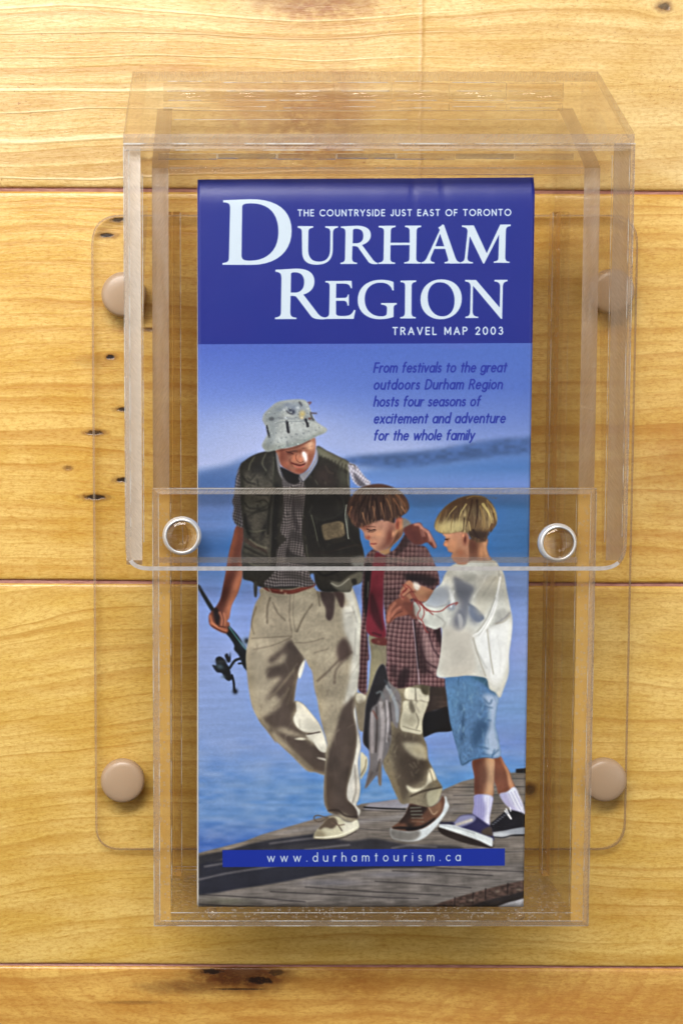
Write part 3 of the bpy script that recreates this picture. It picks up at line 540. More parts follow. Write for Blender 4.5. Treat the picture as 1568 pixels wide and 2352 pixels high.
P('775,1400 800,1370 900,1395 1060,1470 1200,1520 1200,1556 1120,1545 1000,1520 880,1480 800,1440', (56, 46, 44), .6)
ns = P('800,1370 870,1350 905,1350 930,1320 960,1300 1040,1290 1080,1310 1150,1360 1195,1395 1205,1450 1205,1500 1060,1455 900,1400', (58, 56, 96), .6); P('900,1350 930,1320 960,1300 1060,1300 1060,1345 960,1390 900,1390', (150, 152, 186), 2.5, .9, clip=ns); P('1120,1420 1180,1390 1205,1410 1205,1460 1130,1450', (88, 76, 68), 1.5, .95, clip=ns)
for k in range(6): B(f'{925+k*22},{1370-k*7}', 3.4, 3.4, (204, 196, 176), .85)
P('785,1368 850,1362 960,1395 1060,1425 1205,1480 1205,1545 1190,1545 1100,1500 960,1450 840,1410 780,1390', (206, 214, 220), .8, sm=False); S('790,1375 900,1392 1060,1440', 3, (130, 136, 150), .5, soft=2); P('780,1350 850,1352 900,1362 900,1370 800,1366', (44, 42, 60), 1, .9)
dn = P('838,215 950,200 1100,210 1185,235 1255,360 1240,470 1228,600 1248,680 1268,830 1215,855 1140,850 1050,870 965,912 935,800 900,680 870,560 850,400', (90, 122, 168), .6, tex=tnoise(.10, 2.5, 5))
P('1130,360 1250,370 1240,470 1225,600 1250,700 1268,830 1215,850 1160,840 1150,700 1180,560 1170,450', (176, 192, 220), 5, .85, clip=dn); P('1100,210 1185,235 1250,355 1200,330 1120,260 1030,220', (62, 92, 112), 3, .8, clip=dn); P('1080,560 1180,590 1120,700 1060,780 1040,680', (54, 80, 118), 6, .75, clip=dn)
for s in ('1140,390 1180,430 1200,400', '1100,440 1200,460', '1110,540 1190,560', '1090,760 1170,780', '1130,820 1200,830 1250,790', '1200,850 1220,790'): S(s, 4, (70, 100, 140), .6, clip=dn, soft=2)
for s in ('940,220 935,280', '980,480 970,620 990,700', '870,560 960,900', '970,905 1060,860 1200,845'): S(s, 2.4, (56, 84, 118), .7, clip=dn)
B('950,450 970,565 965,690', 6, 12, (54, 78, 116), .7, 0, dn); B('1030,300 900,400', 20, 50, (98, 142, 184), .4, 0, dn)
# brown boy shoe
wsol = P('410,1395 415,1470 470,1490 560,1502 660,1480 750,1400 820,1310 862,1235 850,1190 830,1150 790,1240 740,1330 640,1400 520,1420', (198, 206, 212), .6)
P('405,1400 540,1425 610,1410 640,1440 600,1490 520,1500 415,1475', (120, 116, 112), 3, .9, clip=wsol)
us = P('415,1398 470,1350 520,1290 545,1230 560,1205 640,1225 720,1235 780,1200 812,1150 830,1180 810,1270 760,1330 680,1390 600,1415 530,1420', (110, 74, 58), .6)
P('470,1350 545,1220 690,1230 650,1300 560,1400 520,1360', (46, 36, 34), 3, .85, clip=us); P('700,1220 790,1180 800,1260 740,1300', (150, 112, 86), 3, .8, clip=us); P('530,1390 640,1380 750,1320 740,1345 640,1405 540,1422', (30, 28, 32), 1.5, .95, clip=us); P('415,1398 470,1385 540,1390 520,1405', (36, 32, 34), 1, .9)
for k in range(5): S(f'{560+k*4},{1240+k*26} {640+k*6},{1236+k*28}', 3, (132, 140, 128), .6)
S('705,1240 740,1290 770,1270', 3, (190, 160, 130), .7); B('600,1340', 14, 7, (140, 90, 66), .7)
F[0] = '4'
tops = P('875,765 930,735 1030,715 1180,710 1235,725 1262,770 1295,820 1320,950 1345,1080 1362,1190 1352,1330 1335,1450 1335,1580 1318,1660 @6 1320,240 1290,320 1262,382 1225,340 1180,310 1160,235 1100,215 1000,205 900,215 770,210 @4 790,1500 805,1380 808,1245 750,1255 650,1205 590,1140 562,1100 600,1035 650,1050 700,1020 745,950 800,900 830,830', (196, 200, 196), .6, tex=tnoise(.03, 3, 3))
P('925,890 1035,960 1025,1040 1000,1070 960,1200 935,1262 890,1240 900,1150 930,1080 915,1000', (124, 126, 138), 7, .8, clip=tops)
P('760,940 850,900 880,960 840,1060 740,1080 680,1050', (168, 176, 188), 4, .6, clip=tops); P('1010,1080 1120,1130 1110,1200 1050,1210 1010,1150', (120, 128, 148), 7, .75, clip=tops); P('1090,850 1240,900 1200,1000 1060,1080 1050,980', (176, 178, 172), 6, .6, clip=tops)
P('860,1030 920,1060 900,1110 850,1090', (120, 130, 152), 4, .7, clip=tops); P('1060,1310 1200,1220 1250,1100 1340,1120 1330,1180 1220,1240 1150,1300', (150, 152, 150), 4, .6, clip=tops); P('990,820 1080,830 1050,900 960,880', (146, 150, 148), 6, .6, clip=tops)
P('810,1270 1000,1280 1050,1330 1080,1480 1040,1600 800,1600 790,1450', (176, 176, 168), 8, .6, clip=tops); P('1060,1330 1100,1450 1180,1560 1180,1600 1260,1640 1330,1500 1350,1300 1340,1100 1300,1250 1200,1260', (224, 230, 234), 9, .75, clip=tops)
P('640,1180 580,1110 600,1050 720,1090 800,1180 750,1250', (186, 190, 184), 4, .6, clip=tops); P('560,1100 600,1040 640,1120 700,1220 640,1190', (120, 112, 108), 4, .5, clip=tops)
for s, w_, c_ in (('1250,760 1260,900 1230,1040 1180,1160 1100,1300', 3, (150, 152, 150)), ('1270,840 1240,1040 1190,1180 1110,1310', 4, (232, 236, 240)), ('1050,1330 1090,1440 1160,1560', 4, (130, 130, 126)), ('1180,1270 1190,1450 1180,1600', 4, (160, 160, 160)), ('1240,1300 1270,1450 1260,1600', 3, (170, 172, 170)),
                  ('900,960 890,1010 880,1080', 5, (228, 232, 236)), ('760,1140 830,1200 800,1270', 3, (150, 150, 146)), ('960,1090 1000,1180 960,1260', 4, (176, 180, 186)), ('1240,1210 1300,1170 1340,1130', 5, (130, 130, 134)), ('680,1060 760,1080 850,1060', 3, (148, 150, 156)), ('1130,1000 1190,900 1230,850', 4, (146, 148, 146)), ('1020,1060 1080,1100 1130,1170', 6, (96, 104, 124)),
                  ('870,1160 850,1250', 3, (206, 208, 206)), ('1060,1000 1130,900 1160,830', 3, (216, 220, 220))):
    S(s, w_, c_, .7, clip=tops, soft=2)
nk2 = P('1005,560 1160,540 1162,620 1180,680 1200,712 1120,718 1040,718 960,745 930,720', (138, 90, 68), .6); P('1130,560 1165,560 1170,640 1195,712 1150,705', (212, 160, 122), 3, .9, clip=nk2); B('1060,600', 22, 26, (98, 58, 46), .6, 0, nk2); B('980,690', 20, 14, (178, 124, 96), .7, 0, nk2)
f2 = P('815,500 842,540 822,590 848,612 862,645 892,655 884,690 930,738 1010,735 1020,600 1000,490 900,480', (190, 134, 104), .6); P('820,505 880,500 900,560 880,600 840,590', (212, 156, 122), 4, .6, clip=f2); P('890,660 930,690 1000,640 1010,735 930,738', (168, 112, 86), 4, .6, clip=f2)
S('842,548 868,545', 2.6, (84, 50, 40), .8, clip=f2); S('868,652 892,656', 2.4, (140, 76, 70), .8, clip=f2); B('828,595', 4, 4, (160, 90, 78), .7, 0, f2)
h2 = P('752,450 765,390 800,335 850,285 920,240 1000,212 1080,205 1150,222 1205,275 1238,350 1240,420 1212,465 1170,500 1150,560 1100,575 1060,560 1030,530 1012,500 960,490 900,498 840,505 780,490', (122, 96, 62), .6)
P('765,400 900,390 1000,420 1000,490 900,498 780,488', (178, 162, 116), 8, .7, clip=h2); P('880,250 1000,215 1060,230 980,330 850,380', (84, 62, 48), 7, .7, clip=h2); P('1120,290 1230,340 1235,430 1180,480 1130,380', (186, 166, 116), 8, .6, clip=h2); P('1010,490 1180,490 1150,570 1080,575', (62, 44, 40), 4, .85, clip=h2)
for k in range(120):
    x = rs.uniform(790, 1225); t_ = (x-1020)/210; y = 215+abs(t_)*60+rs.uniform(0, 140); c_ = [(214, 196, 132), (70, 50, 38), (160, 134, 84), (98, 74, 50)][k % 4]
    S(f'{x:.0f},{y:.0f} {x+t_*16:.0f},{y+60:.0f} {x+t_*20:.0f},{y+rs.uniform(90,150):.0f}', 2.2, c_, .5, clip=h2, taper=True)
e2 = P('960,520 975,495 1010,505 1025,550 1005,600 978,600 962,560', (186, 122, 94), .6); B('990,545', 6, 14, (112, 60, 50), .7, 0, e2)
# hands and the tangled red line
h_b = P('485,955 500,920 530,880 560,870 600,905 660,915 700,930 745,955 715,1000 680,1035 620,1030 590,1010 540,1022 500,1000', (184, 124, 96), .6); B('650,960', 22, 14, (208, 150, 108), .7, 0, h_b); P('590,880 640,910 620,950 590,930', (222, 214, 206), 2, .9)
h_a = P('372,1180 380,1110 400,1060 450,1020 520,990 560,1030 575,1100 560,1130 500,1150 450,1160 405,1200 385,1205', (150, 84, 66), .6); P('500,1050 580,1050 600,1140 640,1180 560,1150', (112, 60, 50), 2, .9); B('480,1080', 20, 18, (110, 58, 48), .7, 0, h_a)
for s in ('390,1180 400,1110 440,1050', '420,1150 440,1110 480,1080', '480,990 520,930 560,920', '500,1010 540,960 590,950'): S(s, 6, (206, 128, 104), .6, soft=2.5)
S('400,1200 440,1140 500,1110', 2, (90, 44, 40), .8); S('510,1000 560,960 600,960', 2, (110, 56, 50), .8)
for s in ('520,900 560,930 600,1000 650,1060 720,1110 800,1112 860,1070 930,1045 915,1065', '560,960 600,1030 640,1090 620,1130 625,1160 660,1200 680,1260 700,1280', '600,1030 680,1090 740,1140', '660,1070 670,1130 650,1180', '580,1040 570,1100', '500,900 530,940 490,980 510,1010', '540,930 500,960', '590,1030 640,1040 690,1110'):
    S(s, 2.2, (150, 48, 48), .85)
F[0] = '5'
for k in range(70):
    x, y = rs.uniform(480, 1460), rs.uniform(320, 1650); c_ = (104, 92, 78) if k % 2 else (182, 174, 154)
    S(f'{x:.0f},{y:.0f} {x+rs.uniform(-50,10):.0f},{y+rs.uniform(20,70):.0f} {x+rs.uniform(-90,10):.0f},{y+rs.uniform(60,140):.0f}', rs.uniform(1.5, 4), c_, .22, clip=np.maximum(lg1, lg2), soft=2, taper=True)
F[0] = '4'
for k in range(40):
    x = rs.uniform(120, 530); y = rs.uniform(190, 330); S(f'{x:.0f},{y:.0f} {x+(x-330)*.1:.0f},{y+80:.0f}', 5, (168, 128, 96) if k % 3 == 0 else (38, 24, 24), .38, clip=hr, soft=1.6, taper=True)
for k in range(50):
    x = rs.uniform(780, 1230); y = rs.uniform(250, 420); S(f'{x:.0f},{y:.0f} {x+(x-1020)*.1:.0f},{y+90:.0f}', 5, (222, 206, 146) if k % 2 == 0 else (70, 50, 36), .38, clip=h2, soft=1.6, taper=True)
for k in range(14): S(f'{940+k*22},{212+abs(k-6)*3} {930+k*24},{196+abs(k-6)*4}', 1.4, (140, 110, 76), .6)
F[0] = '6'
for k in range(60):
    x, y = rs.uniform(850, 1250), rs.uniform(230, 850); S(f'{x:.0f},{y:.0f} {x+rs.uniform(-30,30):.0f},{y+rs.uniform(20,60):.0f}', rs.uniform(1.5, 3.5), (60, 92, 132) if k % 2 else (150, 182, 212), .3, clip=dn, soft=1.5)
    x, y = rs.uniform(350, 760), rs.uniform(300, 1200); S(f'{x:.0f},{y:.0f} {x+rs.uniform(-40,40):.0f},{y+rs.uniform(20,70):.0f}', rs.uniform(2, 4), (70, 58, 48) if k % 2 else (176, 168, 140), .25, clip=bp, soft=2)
# ragged fringes
F[0] = '4'
def fringe(line, n, ln, c1, c2, w_=3):
    q = [tuple(map(float, z.split(','))) for z in line.split()]
    for k in range(n):
        i = rs.randint(len(q)-1); t_ = rs.rand(); x = q[i][0]*(1-t_)+q[i+1][0]*t_; y = q[i][1]*(1-t_)+q[i+1][1]*t_
        S(f'{x:.0f},{y-ln*.7:.0f} {x+rs.uniform(-4,4):.0f},{y:.0f} {x+rs.uniform(-9,6):.0f},{y+rs.uniform(.2,.8)*ln:.0f}', w_, c1 if k % 2 else c2, .75, taper=True)
fringe('100,400 150,448 205,438 260,412 320,392 400,405 440,400', 46, 26, (54, 34, 32), (112, 78, 58))
fringe('760,470 800,492 880,492 960,486 1010,498', 30, 16, (120, 96, 62), (196, 178, 128)); fringe('1040,540 1100,568 1150,555 1200,480 1225,440', 34, 24, (60, 42, 38), (120, 94, 66))
fringe('430,390 480,372 540,320', 16, 18, (70, 46, 42), (124, 88, 66))
P('430,170 480,200 530,260 540,310 500,320 470,250', (136, 102, 82), 9, .6, clip=hr); P('120,300 190,200 300,150 330,190 220,260 150,380', (44, 28, 28), 9, .6, clip=hr)
P('860,270 960,225 1040,215 1060,260 960,330 850,400 820,380', (84, 64, 50), 10, .6, clip=h2); P('1060,230 1110,240 1110,400 1060,480 1030,400', (92, 70, 52), 8, .6, clip=h2)
# soft folds and uneven ink over the figures
fig = np.clip((28-(cv[..., 2]-cv[..., 0]))/20, 0, 1)*np.clip((yy[:, None]-900)/40, 0, 1); fig = blur(fig.astype(np.float32), 2)
fo = .5*noise(AH, AW, 9, 26)+.5*noise(AH, AW, 22, 12); fo = np.abs(fo-.5)*2; fo2 = noise(AH, AW, 34, 30)
cv *= (1+fig*(.09*(.38-fo)+.2*(fo2-.5)))[..., None]
g_ = cv.mean(-1, keepdims=True); cv = g_+(cv-g_)*(1-.24*fig[..., None])
blue = np.clip((cv[..., 2]-cv[..., 0]-30)/40, 0, 1)[..., None]
cv += blue*np.array([1, 3, -2], np.float32)
cv = blur(cv, .6)
# second look: heads, sweatshirt, vest
F[0] = 'A'
P('240,150 262,108 300,85 345,75 320,150 300,230 275,300 240,290 262,240 258,200', (120, 130, 138), 6, .55, clip=hat); P('245,300 330,298 430,270 500,235 540,222 500,262 420,285 330,312', (118, 126, 122), 4, .55, clip=hat)
P('330,90 400,70 440,80 470,130 450,150 380,130', (120, 132, 152), 5, .5, clip=hat); B('372,112 388,122', 4, 4, (54, 60, 78), .8, 0, hat); B('345,110 410,100 350,150', 4, 3, (206, 214, 222), .6, 0, hat); B('432,130', 7, 7, (190, 172, 112), .75, 0, hat); B('430,150', 4, 3, (214, 200, 160), .8, 0, hat)
S('300,180 330,172 400,170 480,165', 2.5, (112, 120, 126), .5, clip=hat, soft=1.5); S('360,175 358,200 362,222', 4, (44, 46, 56), .9); S('452,160 458,180 462,195', 4, (44, 46, 56), .9); S('256,190 262,215 268,240', 3, (50, 52, 62), .8)
for k in range(90):
    x, y = rs.uniform(245, 545), rs.uniform(90, 300); B(f'{x:.0f},{y:.0f}', 1.6, 1.3, (90, 98, 108) if k % 2 else (196, 204, 204), .5, 0, hat)
B('345,345', 9, 14, (120, 70, 58), .55, 10, face); B('372,330', 9, 4, (96, 52, 44), .7, 10, face); B('420,318 455,312', 8, 4, (122, 74, 58), .7, -15, face); B('395,355', 8, 10, (190, 124, 98), .8, 0, face); B('470,300', 9, 7, (214, 176, 148), .8, 0, face); B('465,350', 5, 12, (142, 88, 70), .8, 15, face)
B('425,360', 5, 9, (196, 132, 106), .9, 0, face); B('443,338', 4.5, 6, (250, 244, 248), 1, 0, face); B('450,358', 4, 7, (240, 222, 222), .95, 0, face); B('350,385', 8, 8, (150, 92, 74), .7, 0, face); B('375,378', 3, 8, (116, 66, 54), .7, -30, face)
S('352,322 372,326 388,334', 1.8, (70, 38, 34), .9, clip=face); S('405,335 400,350 408,368 422,376 438,372', 1.4, (104, 54, 44), .8, clip=face); S('378,378 398,386 420,392 446,384', 2, (92, 32, 32), .9, clip=face); S('392,394 415,402 440,396', 2.4, (182, 100, 90), .7, clip=face); B('418,415', 12, 5, (134, 74, 60), .8, 0, face)
B('330,330', 6, 20, (104, 58, 48), .6, 0, face); S('310,318 400,300 470,268', 4, (90, 54, 46), .55, clip=face, soft=2)
# first boy
B('815,735', 12, 9, (216, 164, 134), .8, 0, f1); B('775,738', 6, 5, (204, 150, 124), .7, 0, f1); B('870,750', 8, 16, (118, 68, 58), .75, 10, f1); B('795,775', 9, 5, (204, 150, 126), .7, 0, f1); B('745,705', 7, 5, (140, 88, 76), .6, 0, f1); B('765,752', 3.5, 3, (150, 84, 76), .8, 0, f1)
S('757,712 775,718 797,714', 2.2, (60, 34, 34), .95, clip=f1); S('752,700 775,699 800,702', 1.8, (96, 58, 50), .6, clip=f1); S('778,786 792,788 804,786', 2, (140, 66, 68), .95, clip=f1); S('780,793 795,795', 1.5, (196, 132, 116), .7, clip=f1)
B('885,735', 5, 7, (226, 176, 140), .7, 20, nk); B('925,700', 5, 14, (214, 164, 124), .6, 0, nk)
for s, w_, c_ in (('760,600 770,650 778,690', 5, (34, 22, 24)), ('800,560 812,620 822,680', 5, (40, 26, 26)), ('720,600 716,650 724,690', 5, (44, 30, 30)), ('835,540 850,600 860,660', 4, (52, 34, 32)), ('870,540 895,600 905,650', 4, (96, 66, 52)),
                  ('735,630 745,665 755,690', 3, (168, 130, 100)), ('786,600 796,640 806,680', 2.4, (150, 110, 84)), ('826,580 838,630 846,670', 2.6, (164, 122, 92)), ('856,560 876,610 886,656', 3, (158, 118, 88)), ('890,560 915,600 930,640', 4, (150, 108, 82)), ('905,540 940,580 955,620', 4, (142, 102, 80)), ('930,600 950,630 950,650', 3, (176, 134, 104)),
                  ('680,600 668,640 680,680', 4, (138, 98, 72)), ('700,610 695,650 705,690', 3, (60, 40, 36)), ('760,530 740,570 720,610', 5, (40, 26, 26)), ('820,520 830,560', 5, (60, 40, 38))):
    S(s, w_, c_, .75, clip=hr, soft=1.4, taper=True)
# second boy
P('1105,690 1150,680 1230,672 1250,700 1225,722 1150,735 1110,722', (206, 194, 146), 5, .75, clip=h2); P('1150,590 1230,560 1300,555 1290,600 1220,610 1160,640 1120,670', (94, 72, 54), 6, .75, clip=h2)
for s, w_, c_ in (('1285,570 1275,620 1255,700', 6, (70, 50, 38)), ('1310,570 1312,640 1296,720', 6, (60, 42, 34)), ('1255,590 1225,640 1215,700', 4, (196, 182, 130)), ('1205,600 1170,640 1150,690', 3, (176, 160, 112)), ('1340,590 1372,640 1385,690', 7, (214, 200, 140)), ('1360,570 1395,620 1400,680', 4, (170, 148, 98)), ('1325,600 1345,670 1340,720', 4, (150, 126, 84)),
                  ('1245,660 1242,700 1240,725', 3, (60, 42, 34)), ('1190,640 1180,690 1178,725', 2.5, (120, 98, 64)), ('1270,680 1275,720', 4, (206, 190, 136)), ('1385,690 1365,730 1350,760', 5, (96, 72, 54)), ('1290,720 1310,750 1340,770', 6, (54, 38, 34)), ('1260,560 1300,548 1350,556', 3, (150, 130, 90))):
    S(s, w_, c_, .75, clip=h2, soft=1.4, taper=True)
B('1190,790', 10, 14, (210, 156, 124), .7, 0, f2); B('1225,830', 9, 9, (158, 104, 80), .7, 0, f2); B('1160,770', 5, 6, (150, 98, 78), .6, 0, f2); S('1148,765 1162,768', 2, (60, 36, 34), .9); B('1152,792', 4, 4, (216, 156, 128), .8, 0, f2); B('1248,765', 3, 8, (104, 54, 46), .8, 0, e2); B('1240,745', 3, 5, (222, 164, 132), .8, 0, e2)
B('1330,830', 8, 22, (216, 166, 128), .7, 0, nk2); B('1290,800', 8, 16, (104, 64, 52), .7, 0, nk2)
P('1190,955 1240,975 1295,1010 1272,1060 1270,1100 1245,1200 1215,1225 1195,1210 1205,1150 1235,1085 1212,1045', (112, 117, 130), 3.5, .85, clip=tops); P('1270,1100 1300,1110 1342,1150 1325,1180 1295,1172 1272,1140', (116, 126, 146), 2.5, .85, clip=tops)
P('1168,1015 1182,1030 1197,1075 1185,1082 1172,1050', (228, 232, 236), 1.5, .9, clip=tops); P('1060,1060 1100,1010 1150,1010 1165,1060 1120,1100 1070,1090', (168, 176, 190), 3.5, .7, clip=tops); P('1210,1150 1225,1140 1240,1180 1225,1215', (196, 198, 200), 2, .6, clip=tops)
P('1330,985 1400,950 1430,980 1400,1060 1340,1150 1300,1110 1310,1040', (190, 188, 176), 5, .6, clip=tops); S('1425,960 1410,1040 1380,1130 1330,1220 1290,1250', 5, (236, 240, 242), .8, clip=tops, soft=2); S('1400,1060 1360,1160 1310,1230', 4, (160, 160, 154), .6, clip=tops, soft=2)
P('1120,1210 1270,1215 1300,1260 1290,1450 1130,1450 1110,1380', (190, 186, 178), 9, .6, clip=tops); P('1290,1260 1310,1330 1350,1440 1400,1500 1440,1440 1470,1300 1480,1200 1440,1180 1360,1230', (232, 236, 238), 7, .7, clip=tops)
for s in ('1290,1262 1310,1340 1350,1450', '1360,1220 1372,1330 1390,1440', '1400,1190 1440,1180 1475,1150'): S(s, 3, (164, 160, 148), .6, clip=tops, soft=1.8)
# shade under the shirts and on the vest
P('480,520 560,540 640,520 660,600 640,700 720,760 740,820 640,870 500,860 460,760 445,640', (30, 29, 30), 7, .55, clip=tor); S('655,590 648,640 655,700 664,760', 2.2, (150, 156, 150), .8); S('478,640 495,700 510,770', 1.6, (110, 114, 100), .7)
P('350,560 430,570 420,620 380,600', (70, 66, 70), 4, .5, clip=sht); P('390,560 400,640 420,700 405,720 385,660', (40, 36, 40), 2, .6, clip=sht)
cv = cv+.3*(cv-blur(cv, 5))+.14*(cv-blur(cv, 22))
cv *= 1+.07*(noise(AH, AW, 2.4, 2.4)-.5)[..., None]
# ---- printed halftone weave over the photograph
Y, X = np.mgrid[0:AH, 0:AW]
cv *= (1+.035*np.sin((X+Y)*1.35)+.02*np.sin((X-Y)*1.1))[..., None]
cv += (rs.rand(AH, AW, 1)-.5)*7
# ---- printed panels
def rect(s, col): return P(s, col, .3, 1, sm=False)
F[0] = 'u'
rect('440,398 1250,394 1250,791 440,791', (27, 44, 136))
cv[:, :, 0:1] += (6*noise(AH, AW, 90, 60)*(yy < 791)[:, None])[..., None]
rect('510.5,1954.5 1158.5,1954 1158,1993.5 511,1993.5', (30, 54, 160))
# ---- serif title
def svg(d, fr, n=10):
    t = d.replace('M', ' M ').replace('L', ' L ').replace('C', ' C ').replace('Z', ' Z ').replace(',', ' ').split()
    loops = []; cur = None; i = 0; cmd = None
    while i < len(t):
        if t[i] in 'MLCZ': cmd = t[i]; i += 1
        if cmd == 'Z':
            if cur: loops.append(np.array(cur))
            cur = None; cmd = None; continue
        if cmd in 'ML':
            q = (float(t[i]), float(t[i+1])); i += 2
            if cmd == 'M': cur = [q]; cmd = 'L'
            else: cur.append(q)
        else:
            v = [float(z) for z in t[i:i+6]]; i += 6; p0 = np.array(cur[-1]); a, b, c = np.array(v).reshape(3, 2)
            for k in range(1, n+1):
                u = k/n; cur.append(tuple((1-u)**3*p0+3*(1-u)**2*u*a+3*(1-u)*u*u*b+u**3*c))
    return [tx(l, fr) for l in loops]
TITLE = ["M163,127 L280,123 C400,122 461,175 461,262 C461,350 400,411 285,411 L160,410 L160,402 C182,399 187,395 188,380 L193,165 C193,145 190,139 163,137 Z M246,158 C246,145 258,142 285,142 C360,142 403,185 403,268 C403,350 350,392 280,392 C252,392 243,386 243,368 Z",
 "M487,241 L555,242 L555,249 C540,251 534,253 534,270 L533,345 C533,378 548,397 580,397 C612,397 627,378 628,345 L629,270 C629,256 624,251 607,249 L607,242 L663,242 L663,249 C648,251 642,256 641,270 L640,345 C639,390 615,411 570,411 C525,411 506,392 506,350 L505,270 C505,255 500,251 487,249 Z",
 "M675,243 L740,240 C785,239 806,255 806,282 C806,303 790,318 768,325 L812,385 C820,396 826,401 836,403 L836,409 C815,410 802,408 795,399 L748,333 C742,330 735,330 726,330 L724,380 C724,396 728,400 746,402 L746,408 L673,408 L673,402 C688,400 693,396 693,380 L695,272 C695,255 690,251 675,250 Z M728,262 C728,256 732,254 742,254 C763,254 773,265 773,285 C773,305 762,317 742,317 L727,317 Z",
 "M840,241 L914,240 L914,247 C898,249 893,252 893,268 L892,315 L975,315 L975,268 C975,252 971,249 955,247 L955,240 L1026,240 L1026,247 C1011,249 1006,252 1006,268 L1004,380 C1004,396 1009,400 1024,401 L1024,407 L951,407 L951,401 C969,399 974,396 974,380 L975,326 L892,326 L891,380 C891,397 896,400 912,402 L912,408 L838,408 L838,402 C855,400 861,396 861,380 L863,268 C863,253 858,250 840,248 Z",
 "M1100,249 C1108,245 1114,241 1119,235 L1126,238 L1175,380 C1181,396 1185,399 1196,401 L1196,407 L1127,407 L1127,401 C1142,399 1146,396 1142,384 L1130,343 L1083,343 L1068,380 C1064,394 1068,399 1084,401 L1084,407 L1026,407 L1026,401 C1038,399 1043,394 1050,381 L1107,260 Z M1088,331 L1126,331 L1108,277 Z",
 "M1204,240 L1256,240 L1312,362 L1371,237 L1417,237 L1417,244 C1402,246 1397,250 1396,264 L1393,378 C1393,395 1398,399 1412,400 L1412,405 L1342,405 L1342,399 C1358,397 1363,394 1363,378 L1366,282 L1301,408 L1296,408 L1238,288 L1228,380 C1227,395 1234,400 1252,401 L1252,407 L1197,407 L1197,401 C1210,399 1214,394 1216,380 L1228,268 C1228,254 1222,249 1204,247 Z",
 "M390,432 L480,427 C535,427 560,448 560,484 C560,515 540,533 512,541 L572,620 C582,634 592,640 606,641 L606,649 C575,651 555,648 545,636 L480,550 C472,546 463,547 456,547 L455,615 C455,636 462,640 482,642 L482,648 L388,648 L388,641 C408,638 414,634 414,615 L416,470 C416,450 410,443 390,441 Z M458,452 C458,446 463,444 475,444 C502,444 515,460 515,487 C515,515 500,532 475,532 L457,532 Z",
 "M607,482 L722,481 L724,514 L718,514 C714,500 706,494 690,494 L655,494 L654,556 L688,556 C700,556 704,551 705,541 L710,541 L710,590 L704,590 C702,575 698,569 686,569 L654,569 L654,622 C654,632 660,635 682,635 C712,635 722,630 732,608 L739,610 L731,648 L600,648 L600,642 C616,640 624,637 624,620 L626,508 C626,493 622,489 607,488 Z",
 "M905,487 L906,524 L899,524 C893,502 875,490 848,490 C805,490 779,518 779,562 C779,607 808,637 850,637 C866,637 875,633 875,622 L876,604 C876,592 870,588 850,586 L850,579 L919,579 L919,586 C908,588 905,593 905,602 L905,640 C890,646 868,650 845,650 C785,650 748,615 748,566 C748,512 788,477 850,477 C873,477 892,481 905,487 Z",
 "M935,481 L1004,480 L1004,487 C990,489 985,492 984,506 L983,620 C983,636 989,640 1002,641 L1002,647 L933,647 L933,641 C948,639 953,636 954,620 L955,506 C955,492 950,489 935,488 Z",
 "M1113,476 C1168,476 1203,510 1203,560 C1203,614 1164,651 1110,651 C1058,651 1022,615 1022,566 C1022,512 1060,476 1113,476 Z M1107,489 C1074,489 1054,514 1054,556 C1054,602 1080,638 1118,638 C1150,638 1171,612 1171,570 C1171,522 1145,489 1107,489 Z",
 "M1217,479 L1265,479 L1368,600 L1370,512 C1370,493 1362,488 1345,486 L1345,479 L1403,479 L1403,486 C1388,488 1383,493 1382,512 L1379,650 L1373,650 L1252,505 L1250,615 C1250,634 1257,639 1275,640 L1275,646 L1218,646 L1218,640 C1233,638 1238,633 1239,615 L1241,512 C1241,493 1235,488 1217,486 Z"]
WH = (197, 212, 228)
for d in TITLE:
    r = fill(svg(d, '1')); put(r[0], r[1], r[2], WH)
